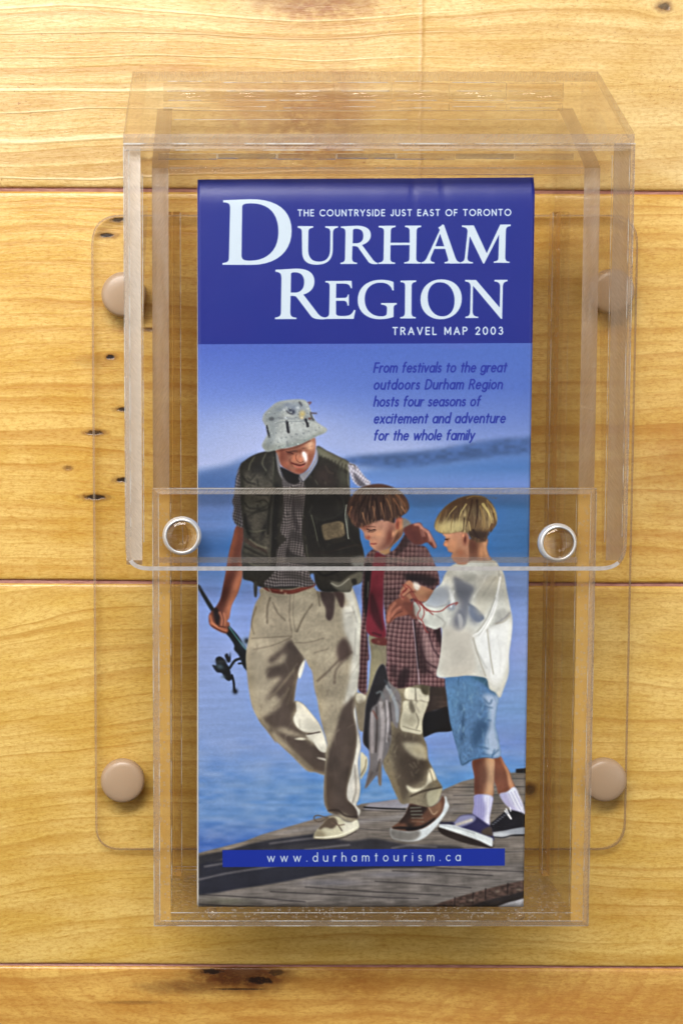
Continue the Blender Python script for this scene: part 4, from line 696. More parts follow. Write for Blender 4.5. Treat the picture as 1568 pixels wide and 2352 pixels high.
# ---- monoline lettering: strokes on a unit cap height (baseline y=0, cap y=1, x-height .66)
def arc(cx_, cy_, rx, ry, a0, a1, n=14):
    t = np.radians(np.linspace(a0, a1, n)); return [(cx_+rx*math.cos(q), cy_+ry*math.sin(q)) for q in t]
XH = .66
def bowl(cx_=.27, r=.27, a0=0, a1=360): return arc(cx_, XH/2, r, XH/2, a0, a1, 24)
G = {'T': (.62, [[(0, 1), (.62, 1)], [(.31, 1), (.31, 0)]]), 'H': (.66, [[(0, 0), (0, 1)], [(.66, 0), (.66, 1)], [(0, .52), (.66, .52)]]),
 'E': (.48, [[(.48, 0), (0, 0), (0, 1), (.48, 1)], [(0, .52), (.44, .52)]]), 'F': (.46, [[(0, 0), (0, 1), (.46, 1)], [(0, .5), (.42, .5)]]),
 'C': (.78, [arc(.48, .5, .48, .5, 48, 312, 24)]), 'O': (.98, [arc(.49, .5, .49, .5, 0, 360, 30)]), '0': (.6, [arc(.3, .5, .3, .5, 0, 360, 26)]),
 'U': (.66, [[(0, 1), (0, .33)] + arc(.33, .33, .33, .33, 180, 360) + [(.66, 1)]]), 'N': (.68, [[(0, 0), (0, 1), (.68, 0), (.68, 1)]]),
 'R': (.56, [[(0, 0), (0, 1), (.28, 1)] + arc(.28, .75, .25, .25, 90, -90) + [(0, .5)], [(.28, .5), (.56, 0)]]), 'P': (.54, [[(0, 0), (0, 1), (.28, 1)] + arc(.28, .74, .26, .26, 90, -90) + [(0, .48)]]),
 'Y': (.66, [[(0, 1), (.33, .47), (.66, 1)], [(.33, .47), (.33, 0)]]), 'S': (.52, [arc(.26, .75, .22, .25, 40, 260, 12) + arc(.26, .26, .26, .26, 80, -150, 14)]),
 'I': (0, [[(0, 0), (0, 1)]]), 'D': (.68, [[(0, 0), (0, 1), (.22, 1)] + arc(.22, .5, .46, .5, 90, -90, 16) + [(0, 0)]]), 'J': (.36, [[(.36, 1), (.36, .24)] + arc(.18, .22, .18, .22, 0, -170)]),
 'A': (.76, [[(0, 0), (.38, 1), (.76, 0)], [(.14, .34), (.62, .34)]]), 'V': (.7, [[(0, 1), (.35, 0), (.7, 1)]]), 'L': (.44, [[(0, 1), (0, 0), (.44, 0)]]), 'M': (.8, [[(0, 0), (0, 1), (.4, .2), (.8, 1), (.8, 0)]]),
 '2': (.54, [arc(.27, .72, .25, .28, 170, -30, 14) + [(.02, 0), (.54, 0)]]), '3': (.54, [arc(.26, .76, .22, .24, 150, -80, 12), arc(.26, .27, .27, .27, 85, -150, 14)]),
 'w': (.86, [[(0, XH), (.22, 0), (.43, XH), (.64, 0), (.86, XH)]]), '.': (.04, [[(.02, .03), (.02, .04)]]), 'd': (.54, [bowl(), [(.54, 0), (.54, 1.08)]]), 'u': (.5, [[(0, XH), (0, .24)] + arc(.25, .24, .25, .24, 180, 360) + [(.5, XH)], [(.5, XH), (.5, 0)]]),
 'r': (.28, [[(0, 0), (0, XH)], [(0, .38)] + arc(.24, .38, .22, .27, 180, 75, 8)]), 'h': (.48, [[(0, 0), (0, 1.08)], [(0, .4)] + arc(.24, .4, .24, .26, 180, 0) + [(.48, 0)]]), 'n': (.48, [[(0, 0), (0, XH)], [(0, .4)] + arc(.24, .4, .24, .26, 180, 0) + [(.48, 0)]]),
 'a': (.54, [bowl(), [(.54, 0), (.54, XH)]]), 'm': (.8, [[(0, 0), (0, XH)], [(0, .42)] + arc(.2, .44, .2, .22, 180, 0) + [(.4, 0)], [(.4, .42)] + arc(.6, .44, .2, .22, 180, 0) + [(.8, 0)]]),
 't': (.3, [[(.15, .92), (.15, 0)], [(0, XH), (.3, XH)]]), 'o': (.56, [bowl(.28, .28)]), 'i': (0, [[(0, 0), (0, XH)], [(0, .93), (0, .94)]]), 's': (.34, [arc(.17, .495, .15, .165, 35, 260, 10) + arc(.17, .17, .17, .17, 75, -150, 10)]),
 'c': (.44, [bowl(.28, .28, 50, 310)]), 'e': (.52, [[(.02, .35), (.52, .35)] + arc(.27, .33, .26, .33, 5, 318, 20)]), 'f': (.34, [[(.12, 0), (.12, .8)] + arc(.28, .84, .16, .22, 180, 80, 8), [(0, XH), (.3, XH)]]),
 'g': (.54, [bowl(), [(.54, XH), (.54, -.02)] + arc(.28, -.04, .26, .26, 0, -150, 10)]), 'v': (.48, [[(0, XH), (.24, 0), (.48, XH)]]), 'l': (0, [[(0, 0), (0, 1.08)]]), 'x': (.46, [[(0, XH), (.46, 0)], [(0, 0), (.46, XH)]]),
 'y': (.48, [[(0, XH), (.25, .03)], [(.48, XH), (.2, -.12), (.08, -.3)]]), ' ': (.24, [])}
def text(s, x0, x1, base, cap, wt, col, fr, shear=0, xs=1., gap=None, cond=1.):
    """set a line so that it starts at x0 and ends at x1; wt = pen width as part of the cap height"""
    wds = [G[c][0]*cond for c in s]; n = len(s)-1
    tr = ((x1-x0)/cap-sum(wds)-wt)/n
    x = x0+wt*cap/2
    for c, w_ in zip(s, wds):
        for st_ in G[c][1]:
            ps = ' '.join(f'{x+(px*cond+py*shear)*cap:.2f},{base-py*cap:.2f}' for px, py in st_)
            F[0] = fr; S(ps, wt*cap/FR[fr][2]/1.7379, col, 1, sm=False, soft=.55)
        x += (w_+tr)*cap
text('THE COUNTRYSIDE JUST EAST OF TORONTO', 486, 1420, 197, 26, .21, WH, '1')
text('TRAVEL MAP 2003', 899, 1384, 717, 30.5, .2, WH, '1')
text('www.durhamtourism.ca', 612.5, 1057, 1981.5, 18.5, .14, WH, 'u')
NB = (34, 50, 152)
for s, x1, bs in (('From festivals to the great', 1397, 119), ('outdoors Durham Region', 1379, 193), ('hosts four seasons of', 1282, 267), ('excitement and adventure', 1391, 341), ('for the whole family', 1256, 415)):
    text(s, 815, x1, bs, 40, .17, NB, '2', shear=.2, cond=.86)
ART = np.clip(cv, 0, 255)/255.
# ---------------------------------------------------------------- clear and sawn acrylic
def clear_acrylic(name, tint=(.988, .981, .970), haze=.0, bub=0., ior=1.49, hc=(206, 180, 152)):
    t = NT(name); X, Y, Z = t.pos()
    nz = t.bump(t.noise(t.xyz(t.mul(X, .02), t.mul(Y, .03), t.mul(Z, .03)), 1, 1), .08, .001)
    s = t.mixs(t.fresnel(ior, nz), t.sh('Transparent', tint), t.sh('Glossy', (1, 1, 1), .035, nz))
    if haze: s = t.mixs(haze, s, t.sh('Diffuse', lin(hc)))
    if bub:
        vo = t.n('TexVoronoi', feature='F1'); t.put(vo.inputs['Vector'], t.xyz(X, Y, Z)); vo.inputs['Scale'].default_value = .95
        rnd = t.n('SeparateColor'); t.t.links.new(vo.outputs['Color'], rnd.inputs[0])
        keep = t.ramp(t.add(rnd.outputs[0], t.mul(t.noise(t.xyz(t.mul(X, .06), t.mul(Y, .06), 3), 1, 2), .8)), 1.0-bub*.4, 1.05-bub*.4)
        ringd = t.m('ABSOLUTE', t.sub(vo.outputs['Distance'], t.add(.12, t.mul(rnd.outputs[1], .26))))
        rim = t.mul(t.ramp(ringd, .03, .12, 1, 0), keep)
        fine = t.mul(t.ramp(t.noise(t.xyz(t.mul(X, 2.2), t.mul(Y, 2.2), t.mul(Z, 2.2)), 1, 3, .7), .60, .68), t.mul(t.ramp(t.noise(t.xyz(t.mul(X, .12), t.mul(Y, .09), 7), 1, 2), .42, .6), bub))
        bm = t.bump(t.add(rim, fine), 1., .0012)
        s = t.mixs(t.m('MAXIMUM', t.mul(rim, .7), t.mul(fine, .6)), s, t.mixs(.35, t.mixs(.5, t.sh('Glossy', (1, 1, 1), .15, bm), t.sh('Diffuse', lin((250, 240, 228)))), t.sh('Transparent', (.75, .66, .56))))
    return t.done(s)
def cut_acrylic(name, col, opac=.6, scratch=1., rough=.32, ang=55, gloss=.3, flecks=.5, thru=.5):
    """saw-cut or ground edge: milky, with slanting saw marks and chips"""
    t = NT(name); X, Y, Z = t.pos(); r = math.radians(ang)
    A = t.add(X, Z)
    u = t.add(t.mul(A, math.cos(r)), t.mul(Y, math.sin(r))); v = t.sub(t.mul(Y, math.cos(r)), t.mul(A, math.sin(r)))
    sc_ = t.noise(t.xyz(t.mul(u, .35), t.mul(v, 5.), t.mul(Z, .0)), 1, 3, .65)
    bl = t.noise(t.xyz(t.mul(X, .5), t.mul(Y, .06), 0), 1, 2, .5)
    fl = t.mul(t.ramp(t.noise(t.xyz(t.mul(u, 1.1), t.mul(v, 2.6), 9), 1, 3, .75), .64, .71), t.ramp(t.noise(t.xyz(t.mul(Y, .15), X, 5), 1, 1), .45, .6))
    h = t.add(t.mul(sc_, .5*scratch), t.mul(fl, .8)); b = t.bump(h, .55, .0004)
    c = t.mix(t.ramp(sc_, .3, .7), tuple(v_*.86 for v_ in col), col); c = t.mix(t.mul(fl, flecks), c, lin((236, 232, 228)))
    d = t.mixs(thru, t.sh('Diffuse', c, None, b), t.sh('Translucent', c))
    d = t.mixs(t.mul(t.ramp(bl, .2, .8, .5, 1.), gloss), d, t.sh('Glossy', (1, 1, 1), rough, b))
    o = t.add(opac, t.mul(t.sub(sc_, .5), .5*scratch)); o = t.m('MAXIMUM', o, t.mul(fl, .9), clamp=True)
    return t.done(t.mixs(o, t.sh('Transparent', (.93, .88, .82)), d))
CLEAR = clear_acrylic('clear_acrylic'); CLEARP = clear_acrylic('clear_back_acrylic', (.999, .998, .996), ior=1.22); GLUED_LIT = clear_acrylic('glued_lit_acrylic', (.99, .975, .94), .36, .4, hc=(255, 206, 122)); DROPS = clear_acrylic('beaded_acrylic', (.95, .93, .9), .05, .5)  # glue bubbles, plus an amber haze that paints light piped through the joint
HAZY = clear_acrylic('hazed_acrylic', (.97, .945, .915), .008)
FROST = cut_acrylic('ground_edge', lin((202, 188, 170)), .36, .25, .4, gloss=.14, flecks=.25)
SAWN = cut_acrylic('sawn_edge', lin((176, 146, 112)), .62, 1., .34, 62, .22, .6)
SAWNL = cut_acrylic('sawn_edge_glare', lin((240, 226, 210)), .8, 1.2, .3, -52, .4, .4, .12)  # sawn edge of the left lid side, glare put into its pale colour
SAWND = cut_acrylic('sawn_edge_grey', lin((176, 154, 130)), .6, 1.3, .36, -58, .2, .6)
BRIGHT = cut_acrylic('light_piped_lip', lin((246, 242, 240)), .8, .3, .2, 20, .35, .7, .15)  # white colour paints the light piped down to the lid's lower edge
LITE = cut_acrylic('cut_edge_glare', lin((244, 232, 222)), .5, .6, .25, -40, .5, .3)  # rear edge of the left lid side, glare painted in white
BAR = cut_acrylic('bar_bright_band', lin((250, 214, 160)), .26, .2, .3, 10, .3, .3, .3)  # amber tint paints the brighter band across the top
MILK = clear_acrylic('milky_acrylic', (.93, .92, .91), .12); GREY = clear_acrylic('grey_reflection', (.84, .85, .87), .2)
LIP_REFL = cut_acrylic('lip_reflection', lin((240, 238, 238)), .16, .2, .2, 10, .5, .9)  # painted reflection of the lid's lip
tg_ = NT('painted_glint'); X, Y, Z = tg_.pos()
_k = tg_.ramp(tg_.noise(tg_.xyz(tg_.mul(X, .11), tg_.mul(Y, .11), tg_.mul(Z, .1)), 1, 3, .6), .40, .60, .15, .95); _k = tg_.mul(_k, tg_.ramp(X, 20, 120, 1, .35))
GLINT = tg_.done(tg_.mixs(_k, tg_.sh('Transparent', (.9, .88, .85)), tg_.mixs(.5, tg_.sh('Diffuse', lin((250, 246, 240))), tg_.sh('Glossy', (1, 1, 1), .2))))  # painted white highlight, broken up by noise and fading to the right
def link(name, me, parent=None, mats=()):
    o = bpy.data.objects.new(name, me); sc.collection.objects.link(o)
    for m_ in mats: me.materials.append(m_)
    if parent: o.parent = parent
    return o
def tag(o, label=None, cat=None, group=None, kind=None):
    for k, v in (('label', label), ('category', cat), ('group', group), ('kind', kind)):
        if v: o[k] = v
    return o
def empty(name): o = bpy.data.objects.new(name, None); sc.collection.objects.link(o); o.empty_display_size = .01; return o
def rounded(pts_, rad, seg=6):
    """round the corners of a 2D outline"""
    o = []; n = len(pts_)
    for i in range(n):
        p = Vector(pts_[i]); r = rad[i] if hasattr(rad, '__len__') else rad
        if r <= 0: o.append(tuple(p)); continue
        a = (Vector(pts_[i-1])-p).normalized(); b = (Vector(pts_[(i+1) % n])-p).normalized()
        s_, e_ = p+a*r, p+b*r
        for k in range(seg+1):
            t = k/seg; o.append(tuple((1-t)**2*s_+2*t*(1-t)*p+t*t*e_))
    return o
def inset(pts_, d):
    n = len(pts_); out = []
    ar = sum(pts_[i][0]*pts_[(i+1) % n][1]-pts_[(i+1) % n][0]*pts_[i][1] for i in range(n))
    sg = 1 if ar > 0 else -1
    for i in range(n):
        p0, p1, p2 = Vector(pts_[i-1]), Vector(pts_[i]), Vector(pts_[(i+1) % n])
        a = (p1-p0).normalized(); b = (p2-p1).normalized()
        da = d(p0, p1) if callable(d) else d; db = d(p1, p2) if callable(d) else d
        na = Vector((-a.y, a.x))*sg; nb = Vector((-b.y, b.x))*sg
        cr = a.x*b.y-a.y*b.x
        if abs(cr) < .02: out.append(tuple(p1+(na*da+nb*db)/2)); continue
        q0 = p0+na*da; q1 = p1+nb*db; t = ((q1-q0).x*b.y-(q1-q0).y*b.x)/cr
        out.append(tuple(q0+a*t))
    return out
def plate(name, outline, lo, hi, axis='Z', parent=None, mats=None, cham=None, depth=.7, side=1, edge=None):
    """a sheet cut to the outline; cham = width of the ground rim, edge(p, q) may pick the material of one cut edge"""
    bm = bmesh.new(); n = len(outline)
    def V(p, h):
        if axis == 'Z': return bm.verts.new((p[0]*mm, p[1]*mm, h*mm))
        return bm.verts.new((h*mm, p[1]*mm, p[0]*mm))          # outline given as (z, y)
    rings = [[V(p, lo) for p in outline]]
    if cham:
        rings.append([V(p, hi-depth) for p in outline]); rings.append([V(p, hi) for p in inset(outline, cham)])
    else: rings.append([V(p, hi) for p in outline])
    f = bm.faces.new(rings[0]); f.material_index = 0
    f = bm.faces.new(rings[-1]); f.material_index = 0
    for k in range(len(rings)-1):
        for i in range(n):
            j = (i+1) % n; f = bm.faces.new((rings[k][i], rings[k][j], rings[k+1][j], rings[k+1][i]))
            f.material_index = edge(outline[i], outline[j]) if edge else 1
    bmesh.ops.recalc_face_normals(bm, faces=bm.faces)
    me = bpy.data.meshes.new(name); bm.to_mesh(me); bm.free()
    return link(name, me, parent, mats or (CLEAR, FROST))
def box(x0, x1, y0, y1): return [(x0, y0), (x1, y0), (x1, y1), (x0, y1)]
def lathe(name, prof, c, seg=48, mats=(), parent=None, smooth=True, closed=False):
    """turned about the axis that points to the viewer; prof = [(radius, height)]"""
    bm = bmesh.new(); rows = []
    for r, h in prof:
        if r < 1e-6: rows.append([bm.verts.new((c[0]*mm, c[1]*mm, (c[2]+h)*mm))])
        else: rows.append([bm.verts.new(((c[0]+r*math.cos(2*math.pi*k/seg))*mm, (c[1]+r*math.sin(2*math.pi*k/seg))*mm, (c[2]+h)*mm)) for k in range(seg)])
    for a, b in zip(rows, rows[1:]):
        for k in range(seg):
            q = [a[k % len(a)], a[(k+1) % len(a)], b[(k+1) % len(b)], b[k % len(b)]]; u = []
            for v in q:
                if v not in u: u.append(v)
            if len(u) > 2: f = bm.faces.new(u); f.smooth = smooth
    for rr in (rows[0], rows[-1]):
        if len(rr) > 1 and not closed: bm.faces.new(rr)
    bmesh.ops.recalc_face_normals(bm, faces=bm.faces)
    me = bpy.data.meshes.new(name); bm.to_mesh(me); bm.free(); return link(name, me, parent, mats)
# ---------------------------------------------------------------- the boarded wall
wall = tag(empty('wall'), 'wall of varnished yellow pine boards laid level, dark grooves between them', None, None, 'structure')
W_TOP = wood('pine_pale', lin((226, 196, 134)), lin((208, 170, 98)), lin((178, 128, 54)), 6.2, .8, relief=.5, seed=1., speck=.75, pale=.35, ridge=63.5,
    knots=[(143, 131.5, 2.6, 1.9, .75, 1.), (28, 136, 20, 6, .0, .6)], marks=[(-21.5, 82.3, 4, .8, .25, .7)],
    stain=[(24, 92, 15, 13, .95, (138, 74, 26)), (38, 94, 7, 17, .8, (134, 74, 28)), (30, 131, 20, 7, .85, (156, 92, 36)), (4, 96, 8, 10, .6, (160, 96, 40)), (-16, 112, 8, 4, .4, (170, 108, 50)), (5, 104, 12, 4, .35, (168, 106, 46)), (44, 100, 10, 6, .35, (160, 96, 40))])
W_MID = wood('pine_gold', lin((230, 192, 110)), lin((208, 162, 70)), lin((180, 118, 26)), 4.8, 1., relief=.45, seed=12.,
    knots=[(-39.5, 57.5, 3.4, 1.1, .95, .9), (-35.8, 62.6, 3.4, 1.1, .85, .9), (-38.6, 17.4, 2.2, 1.2, 1., .9), (-34.2, 0., 3.4, 1., .95, .9), (-44., -7.8, 4., 1.1, .8, .9), (-34.8, -23.6, 3.2, 1.2, .95, .9), (-44., -29.4, 5., 1.4, .95, .8), (-53, -19.6, 1.6, .9, .35, .8), (165, -24, 26, 16, .0, .3)],
    marks=[(-25.5, 26.5, 2.2, .8, .5, .9), (-44, 16, 6, 2.2, .0, .35)],
    stain=[(2, 6, 7, 3, .6, (150, 86, 44)), (14, 30, 9, 4, .3, (160, 98, 46)), (-33, 26, 5, 1.5, .4, (170, 96, 40)), (150, -12, 14, 10, .35, (184, 112, 30))])
W_LOW = wood('pine_straw', lin((230, 194, 112)), lin((212, 170, 80)), lin((180, 126, 42)), 5.2, 1.2, relief=.4, seed=23., bend=.0007,
    knots=[(103.4, -129.4, 2.4, 2.6, .6, 1.2)], stain=[(60, -172, 30, 6, .2, (196, 130, 60)), (135, -170, 30, 10, .25, (190, 128, 44)), (112, -63, 24, 5, .3, (170, 108, 50))])
W_BOT = wood('pine_orange', lin((230, 186, 100)), lin((208, 156, 74)), lin((172, 110, 42)), 9., 1.6, relief=.3, seed=35., rays=(22., -186., 9.),
    marks=[(5., -194.8, 13., 5.4, .3, .95), (11., -196.2, 7.5, 2.2, .95, .9), (-5., -193., 5.5, 1.5, .95, .8), (4, -199.3, 13, .5, .8, .5), (-16, -198.6, 13, 2.2, .1, .6), (-32, -204, 11, .7, .2, .5), (17, -193.5, 4, 1.6, .7, .8)],
    stain=[(5, -194.6, 15, 4.6, 1.6, (92, 50, 22)), (7, -193.5, 7, 2., .8, (176, 130, 84)), (44, -196, 14, 8, .55, (150, 88, 34)), (110, -206, 60, 18, .55, (180, 116, 56)), (-14, -198.5, 14, 2.6, .6, (128, 86, 48))])
tg = NT('groove_wood'); X, Y, Z = tg.pos()
GROOVE = tg.done(tg.principled(tg.mix(tg.ramp(tg.noise(tg.xyz(tg.mul(X, .25), tg.mul(Y, 2.), 0), 1, 3, .6), .3, .7), lin((146, 96, 84)), lin((176, 128, 116))), .5))
def plank(y0, y1, mat, tilt=-.00455):
    """one board with rounded front edges and, below it, the sunk tongue of the next"""
    bm = bmesh.new(); x0, x1, NX = -300., 400., 70; yc = 0
    r = 1.0; prof = [(y0+.0, -12), (y0+.0, -r*.8), (y0+.3, -.28), (y0+.9, -.06), (y0+2.2, 0), (y1-2.2, 0), (y1-.9, -.06), (y1-.3, -.28), (y1, -r*.8), (y1, -1.1), (y1+1.9, -1.1), (y1+1.9, -12)]
    rows = []
    for i in range(NX+1):
        x = x0+(x1-x0)*i/NX; rows.append([bm.verts.new((x*mm, (y+tilt*(x-30)+(.12*math.sin(x*.05+y0) if abs(y-y0) < 3 else 0))*mm, z*mm)) for y, z in prof])
    for i in range(NX):
        for k in range(len(prof)-1):
            f = bm.faces.new((rows[i][k], rows[i+1][k], rows[i+1][k+1], rows[i][k+1])); f.smooth = True; f.material_index = 1 if k >= 8 else 0
    bm.faces.new(rows[0]); bm.faces.new(rows[-1])
    bmesh.ops.recalc_face_normals(bm, faces=bm.faces)
    me = bpy.data.meshes.new('plank'); bm.to_mesh(me); bm.free(); return link('plank', me, wall, (mat, GROOVE))
S1, S2, S3 = 72.2, -58.4, -191.4
G_ = 1.25
plank(S1+.55, 204., W_TOP); plank(205.2, 336., W_MID)
plank(S2+.55, S1+.55-G_, W_MID); plank(S3+.5, S2+.55-G_, W_LOW); plank(-323., S3+.5-.9, W_BOT); plank(-455., -324.2, W_LOW)
# ---------------------------------------------------------------- the holder
hold = tag(empty('brochure_holder'), 'clear acrylic brochure box with sloped hinged lid, screwed to the pine wall', 'brochure holder')
bpl = plate('back_plate', rounded(box(-44.4, 135.2, -149.3, 63.8), [8.5, 9.5, 10, 10], 8), .6, 3.7, parent=hold, mats=(CLEARP, FROST), cham=.8, depth=.5)
def fc(p, q): return 1
plate('back_panel', box(-17.2, 107.3, -155., 96.6), 4.0, 6.9, parent=hold, mats=(CLEAR, HAZY))
SY = -23.8
def side_edge(front, mat_up, mat_lo):
    def e(p, q):
        if abs(p[0]-front) < .1 and abs(q[0]-front) < .1: return mat_lo if max(p[1], q[1]) < SY+1 else mat_up
        return 3 if min(p[1], q[1]) < -150 else 4
    return e
so = [(4., -160.), (38.95, -160.), (38.95, SY), (38.95, 72.4), (35.5, 75.6), (6, 97.4), (4., 97.4)]
for (a, b) in ((-22.4, -17.4), (107.4, 112.2)):
    plate('side_panel', so, a, b, 'X', hold, (CLEAR, SAWN, GLUED_LIT, HAZY, SAWN), edge=side_edge(38.95, 1, 2))
plate('bottom_panel', [(4., -160.1), (38.9, -160.1), (38.9, -155.9), (4., -155.9)], -17.3, 107.3, 'X', hold, (HAZY, DROPS))
plate('front_panel', box(-22.5, 112.3, -160.2, SY), 39., 42., parent=hold, mats=(CLEAR, FROST), cham=1.9, depth=.5)
for x0 in (-17.2, 104.9):
    plate('plate_reflection_strip', box(x0, x0+2.3, -154.9, 63.4), 7., 12.5, parent=hold, mats=(HAZY, GLUED_LIT))  # added strips imitating the back plate's edge mirrored in the side panels
plate('cross_bar', box(-17.2, 107.2, 70.6, 73.2), 35.6, 38.9, parent=hold, mats=(BAR, CLEAR))
for x in (-4.3, 91.8): lathe('peg', [(0, -1), (1.5, -1), (1.5, 1.4), (0, 1.4)], (x, -157.9, 37.2), 20, (MILK,), hold)
# screw caps
tc = NT('cap_plastic'); X, Y, Z = tc.pos()
CAP = tc.n('BsdfPrincipled'); tc.put(CAP.inputs['Base Color'], lin((176, 148, 120))); CAP.inputs['Roughness'].default_value = .34
tc.put(CAP.inputs['Normal'], tc.bump(tc.noise(tc.xyz(X, Y, Z), 1.2, 3), .05, .0003)); CAP.inputs['Subsurface Weight'].default_value = .08; CAP.inputs['Subsurface Radius'].default_value = (.003, .0015, .001); CAP.inputs['Subsurface Scale'].default_value = 1.
CAPM = tc.done(CAP.outputs[0])
for x, y in ((-33.6, 37.6), (126.2, 38.6), (-34.9, -124.7), (127.0, -124.4)):
    lathe('screw_cap', [(0, -3), (2.5, -3), (2.5, 0), (7.3, 0), (7.4, .4), (7.35, 1.9), (7.1, 2.7), (6.5, 3.2), (5.2, 3.6), (2.8, 3.9), (0, 3.98)], (x, y, 3.75), 64, (CAPM,), hold)
# clear bumpers that keep the lid off the front
tb = NT('bumper_silicone'); gl = tb.n('BsdfGlass'); gl.inputs['IOR'].default_value = 1.42; gl.inputs['Roughness'].default_value = .04; tb.put(gl.inputs['Color'], (.97, .96, .95)); BUMP = tb.done(gl.outputs[0])
tr = NT('bumper_rim'); RIM = tr.done(tr.mixs(.45, tr.sh('Diffuse', lin((226, 228, 232))), tr.sh('Glossy', (1, 1, 1), .25)))
for x, y in ((-13.5, -38.3), (100.3, -40.4)):
    b_ = lathe('bumper', [(0, 0.), (5.0, 0.), (5.3, .6), (5.0, 1.5), (4.2, 2.1), (2.8, 2.5), (1.2, 2.68), (0, 2.7)], (x, y, 42.05), 64, (BUMP,), hold)
    lathe('rim', [(5.32, .0), (5.95, .0), (5.9, .6), (5.5, 1.7), (5.05, 2.0), (4.6, 2.0), (5.2, 1.4), (5.32, .6), (5.32, 0)], (x, y, 42.1), 64, (RIM,), b_, closed=True)
# ---------------------------------------------------------------- lid
lid = bpy.data.objects.new('lid', None); sc.collection.objects.link(lid); lid.parent = hold; lid['label'] = 'clear sloped lid hanging over the upper half of the box'
LF, LB = 48., 45.
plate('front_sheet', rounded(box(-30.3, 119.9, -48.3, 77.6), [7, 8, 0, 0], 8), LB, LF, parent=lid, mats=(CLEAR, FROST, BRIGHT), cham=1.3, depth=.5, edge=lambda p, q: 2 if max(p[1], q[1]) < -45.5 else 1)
def le(p, q):
    if p[0] > 44 and q[0] > 44: return 1
    return 3 if max(p[1], q[1]) < 66.5 else 2
lo_ = [(8., 108.), (44.95, 78.6), (44.95, -45.5), (43.6, -47.), (41., -45.), (33., 32.), (9., 66.), (7., 100.)]
plate('side_sheet', lo_, -30.2, -25.4, 'X', lid, (CLEAR, SAWNL, HAZY, LITE), edge=le)
plate('side_sheet', lo_, 114.4, 119.5, 'X', lid, (CLEAR, SAWND, HAZY, HAZY), edge=le)
plate('top_sheet', [(6.2, 105.9), (8.2, 108.6), (47.9, 80.6), (47.9, 77.8), (45.6, 77.7)], -30.25, 119.55, 'X', lid, (FROST, CLEAR),
      edge=lambda p, q: 2 if (p[0] < 9 and q[0] < 9) or (p[0] > 47 and q[0] > 47) else 1)
lid.children[-1].data.materials.append(FROST)
for k in range(7):
    plate('hinge_reflection', box(-20.2+k*17.6, -20.4+(k+1)*17.6, 73.9+.25*(k % 2), 75.7), 43.6, 44.4, parent=lid, mats=((MILK, GREY)[k % 2], GLINT), cham=.2, depth=.2)  # added segments, milky and grey, imitating the hinge's reflected image
plate('lip_reflection_strip', box(-20.5, 106., -46.3, -44.6), 43.9, 44.6, parent=lid, mats=(LIP_REFL, CLEAR))  # added strip imitating the reflection along the lid's lower lip
def highlight_line(pts_, parent, w=.3):  # thin added strip that paints a bright highlight along an edge
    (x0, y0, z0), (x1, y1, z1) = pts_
    if abs(x1-x0) > abs(y1-y0): o = plate('painted_highlight', box(x0, x1, y0-w/2, y0+w/2), z0-.15, z0, parent=parent, mats=(GLINT, GLINT))
    else: o = plate('painted_highlight', box(x0-w/2, x0+w/2, y0, y1), z0-.15, z0, parent=parent, mats=(GLINT, GLINT))
for q in (((-30.2, 77.7, 48.3), (119.8, 77.7, 48.3)), ((-24.9, -40, 44.9), (-24.9, 70, 44.9)), ((114., -40, 44.9), (114., 75, 44.9)), ((119.75, -38, 47.6), (119.75, 77, 47.6)), ((118.2, -38, 48.15), (118.2, 76, 48.15)), ((-30.2, -38, 47.6), (-30.2, 77, 47.6)), ((-28.6, -38, 48.15), (-28.6, 76, 48.15)), ((-30, 75.9, 48.15), (119.6, 75.9, 48.15))): highlight_line(q, lid, .38 if q[0][1] == 77.7 else .22)
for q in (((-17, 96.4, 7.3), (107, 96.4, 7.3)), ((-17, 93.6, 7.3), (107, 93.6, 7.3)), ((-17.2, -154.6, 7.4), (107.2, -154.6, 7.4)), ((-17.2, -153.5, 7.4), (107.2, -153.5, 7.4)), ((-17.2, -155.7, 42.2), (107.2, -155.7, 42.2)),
          ((-22.4, -24., 42.2), (112.2, -24., 42.2)), ((-22.4, -160, 41.6), (-22.4, -25, 41.6)), ((112.2, -160, 41.6), (112.2, -25, 41.6)), ((110.35, -158, 42.2), (110.35, -25, 42.2)), ((-20.6, -158, 42.2), (-20.6, -25, 42.2)), ((-22.4, -160.1, 41.6), (112.2, -160.1, 41.6)), ((-20.4, -158.3, 42.2), (110.2, -158.3, 42.2)), ((-17.2, 72.3, 39.4), (107.2, 72.3, 39.4)), ((-14.8, -154, 12.8), (-14.8, 63, 12.8)), ((104.7, -154, 12.8), (104.7, 63, 12.8)), ((-17.1, -155, 38.6), (-17.1, -26, 38.6)), ((107., -155, 38.6), (107., -26, 38.6))): highlight_line(q, hold, .2)
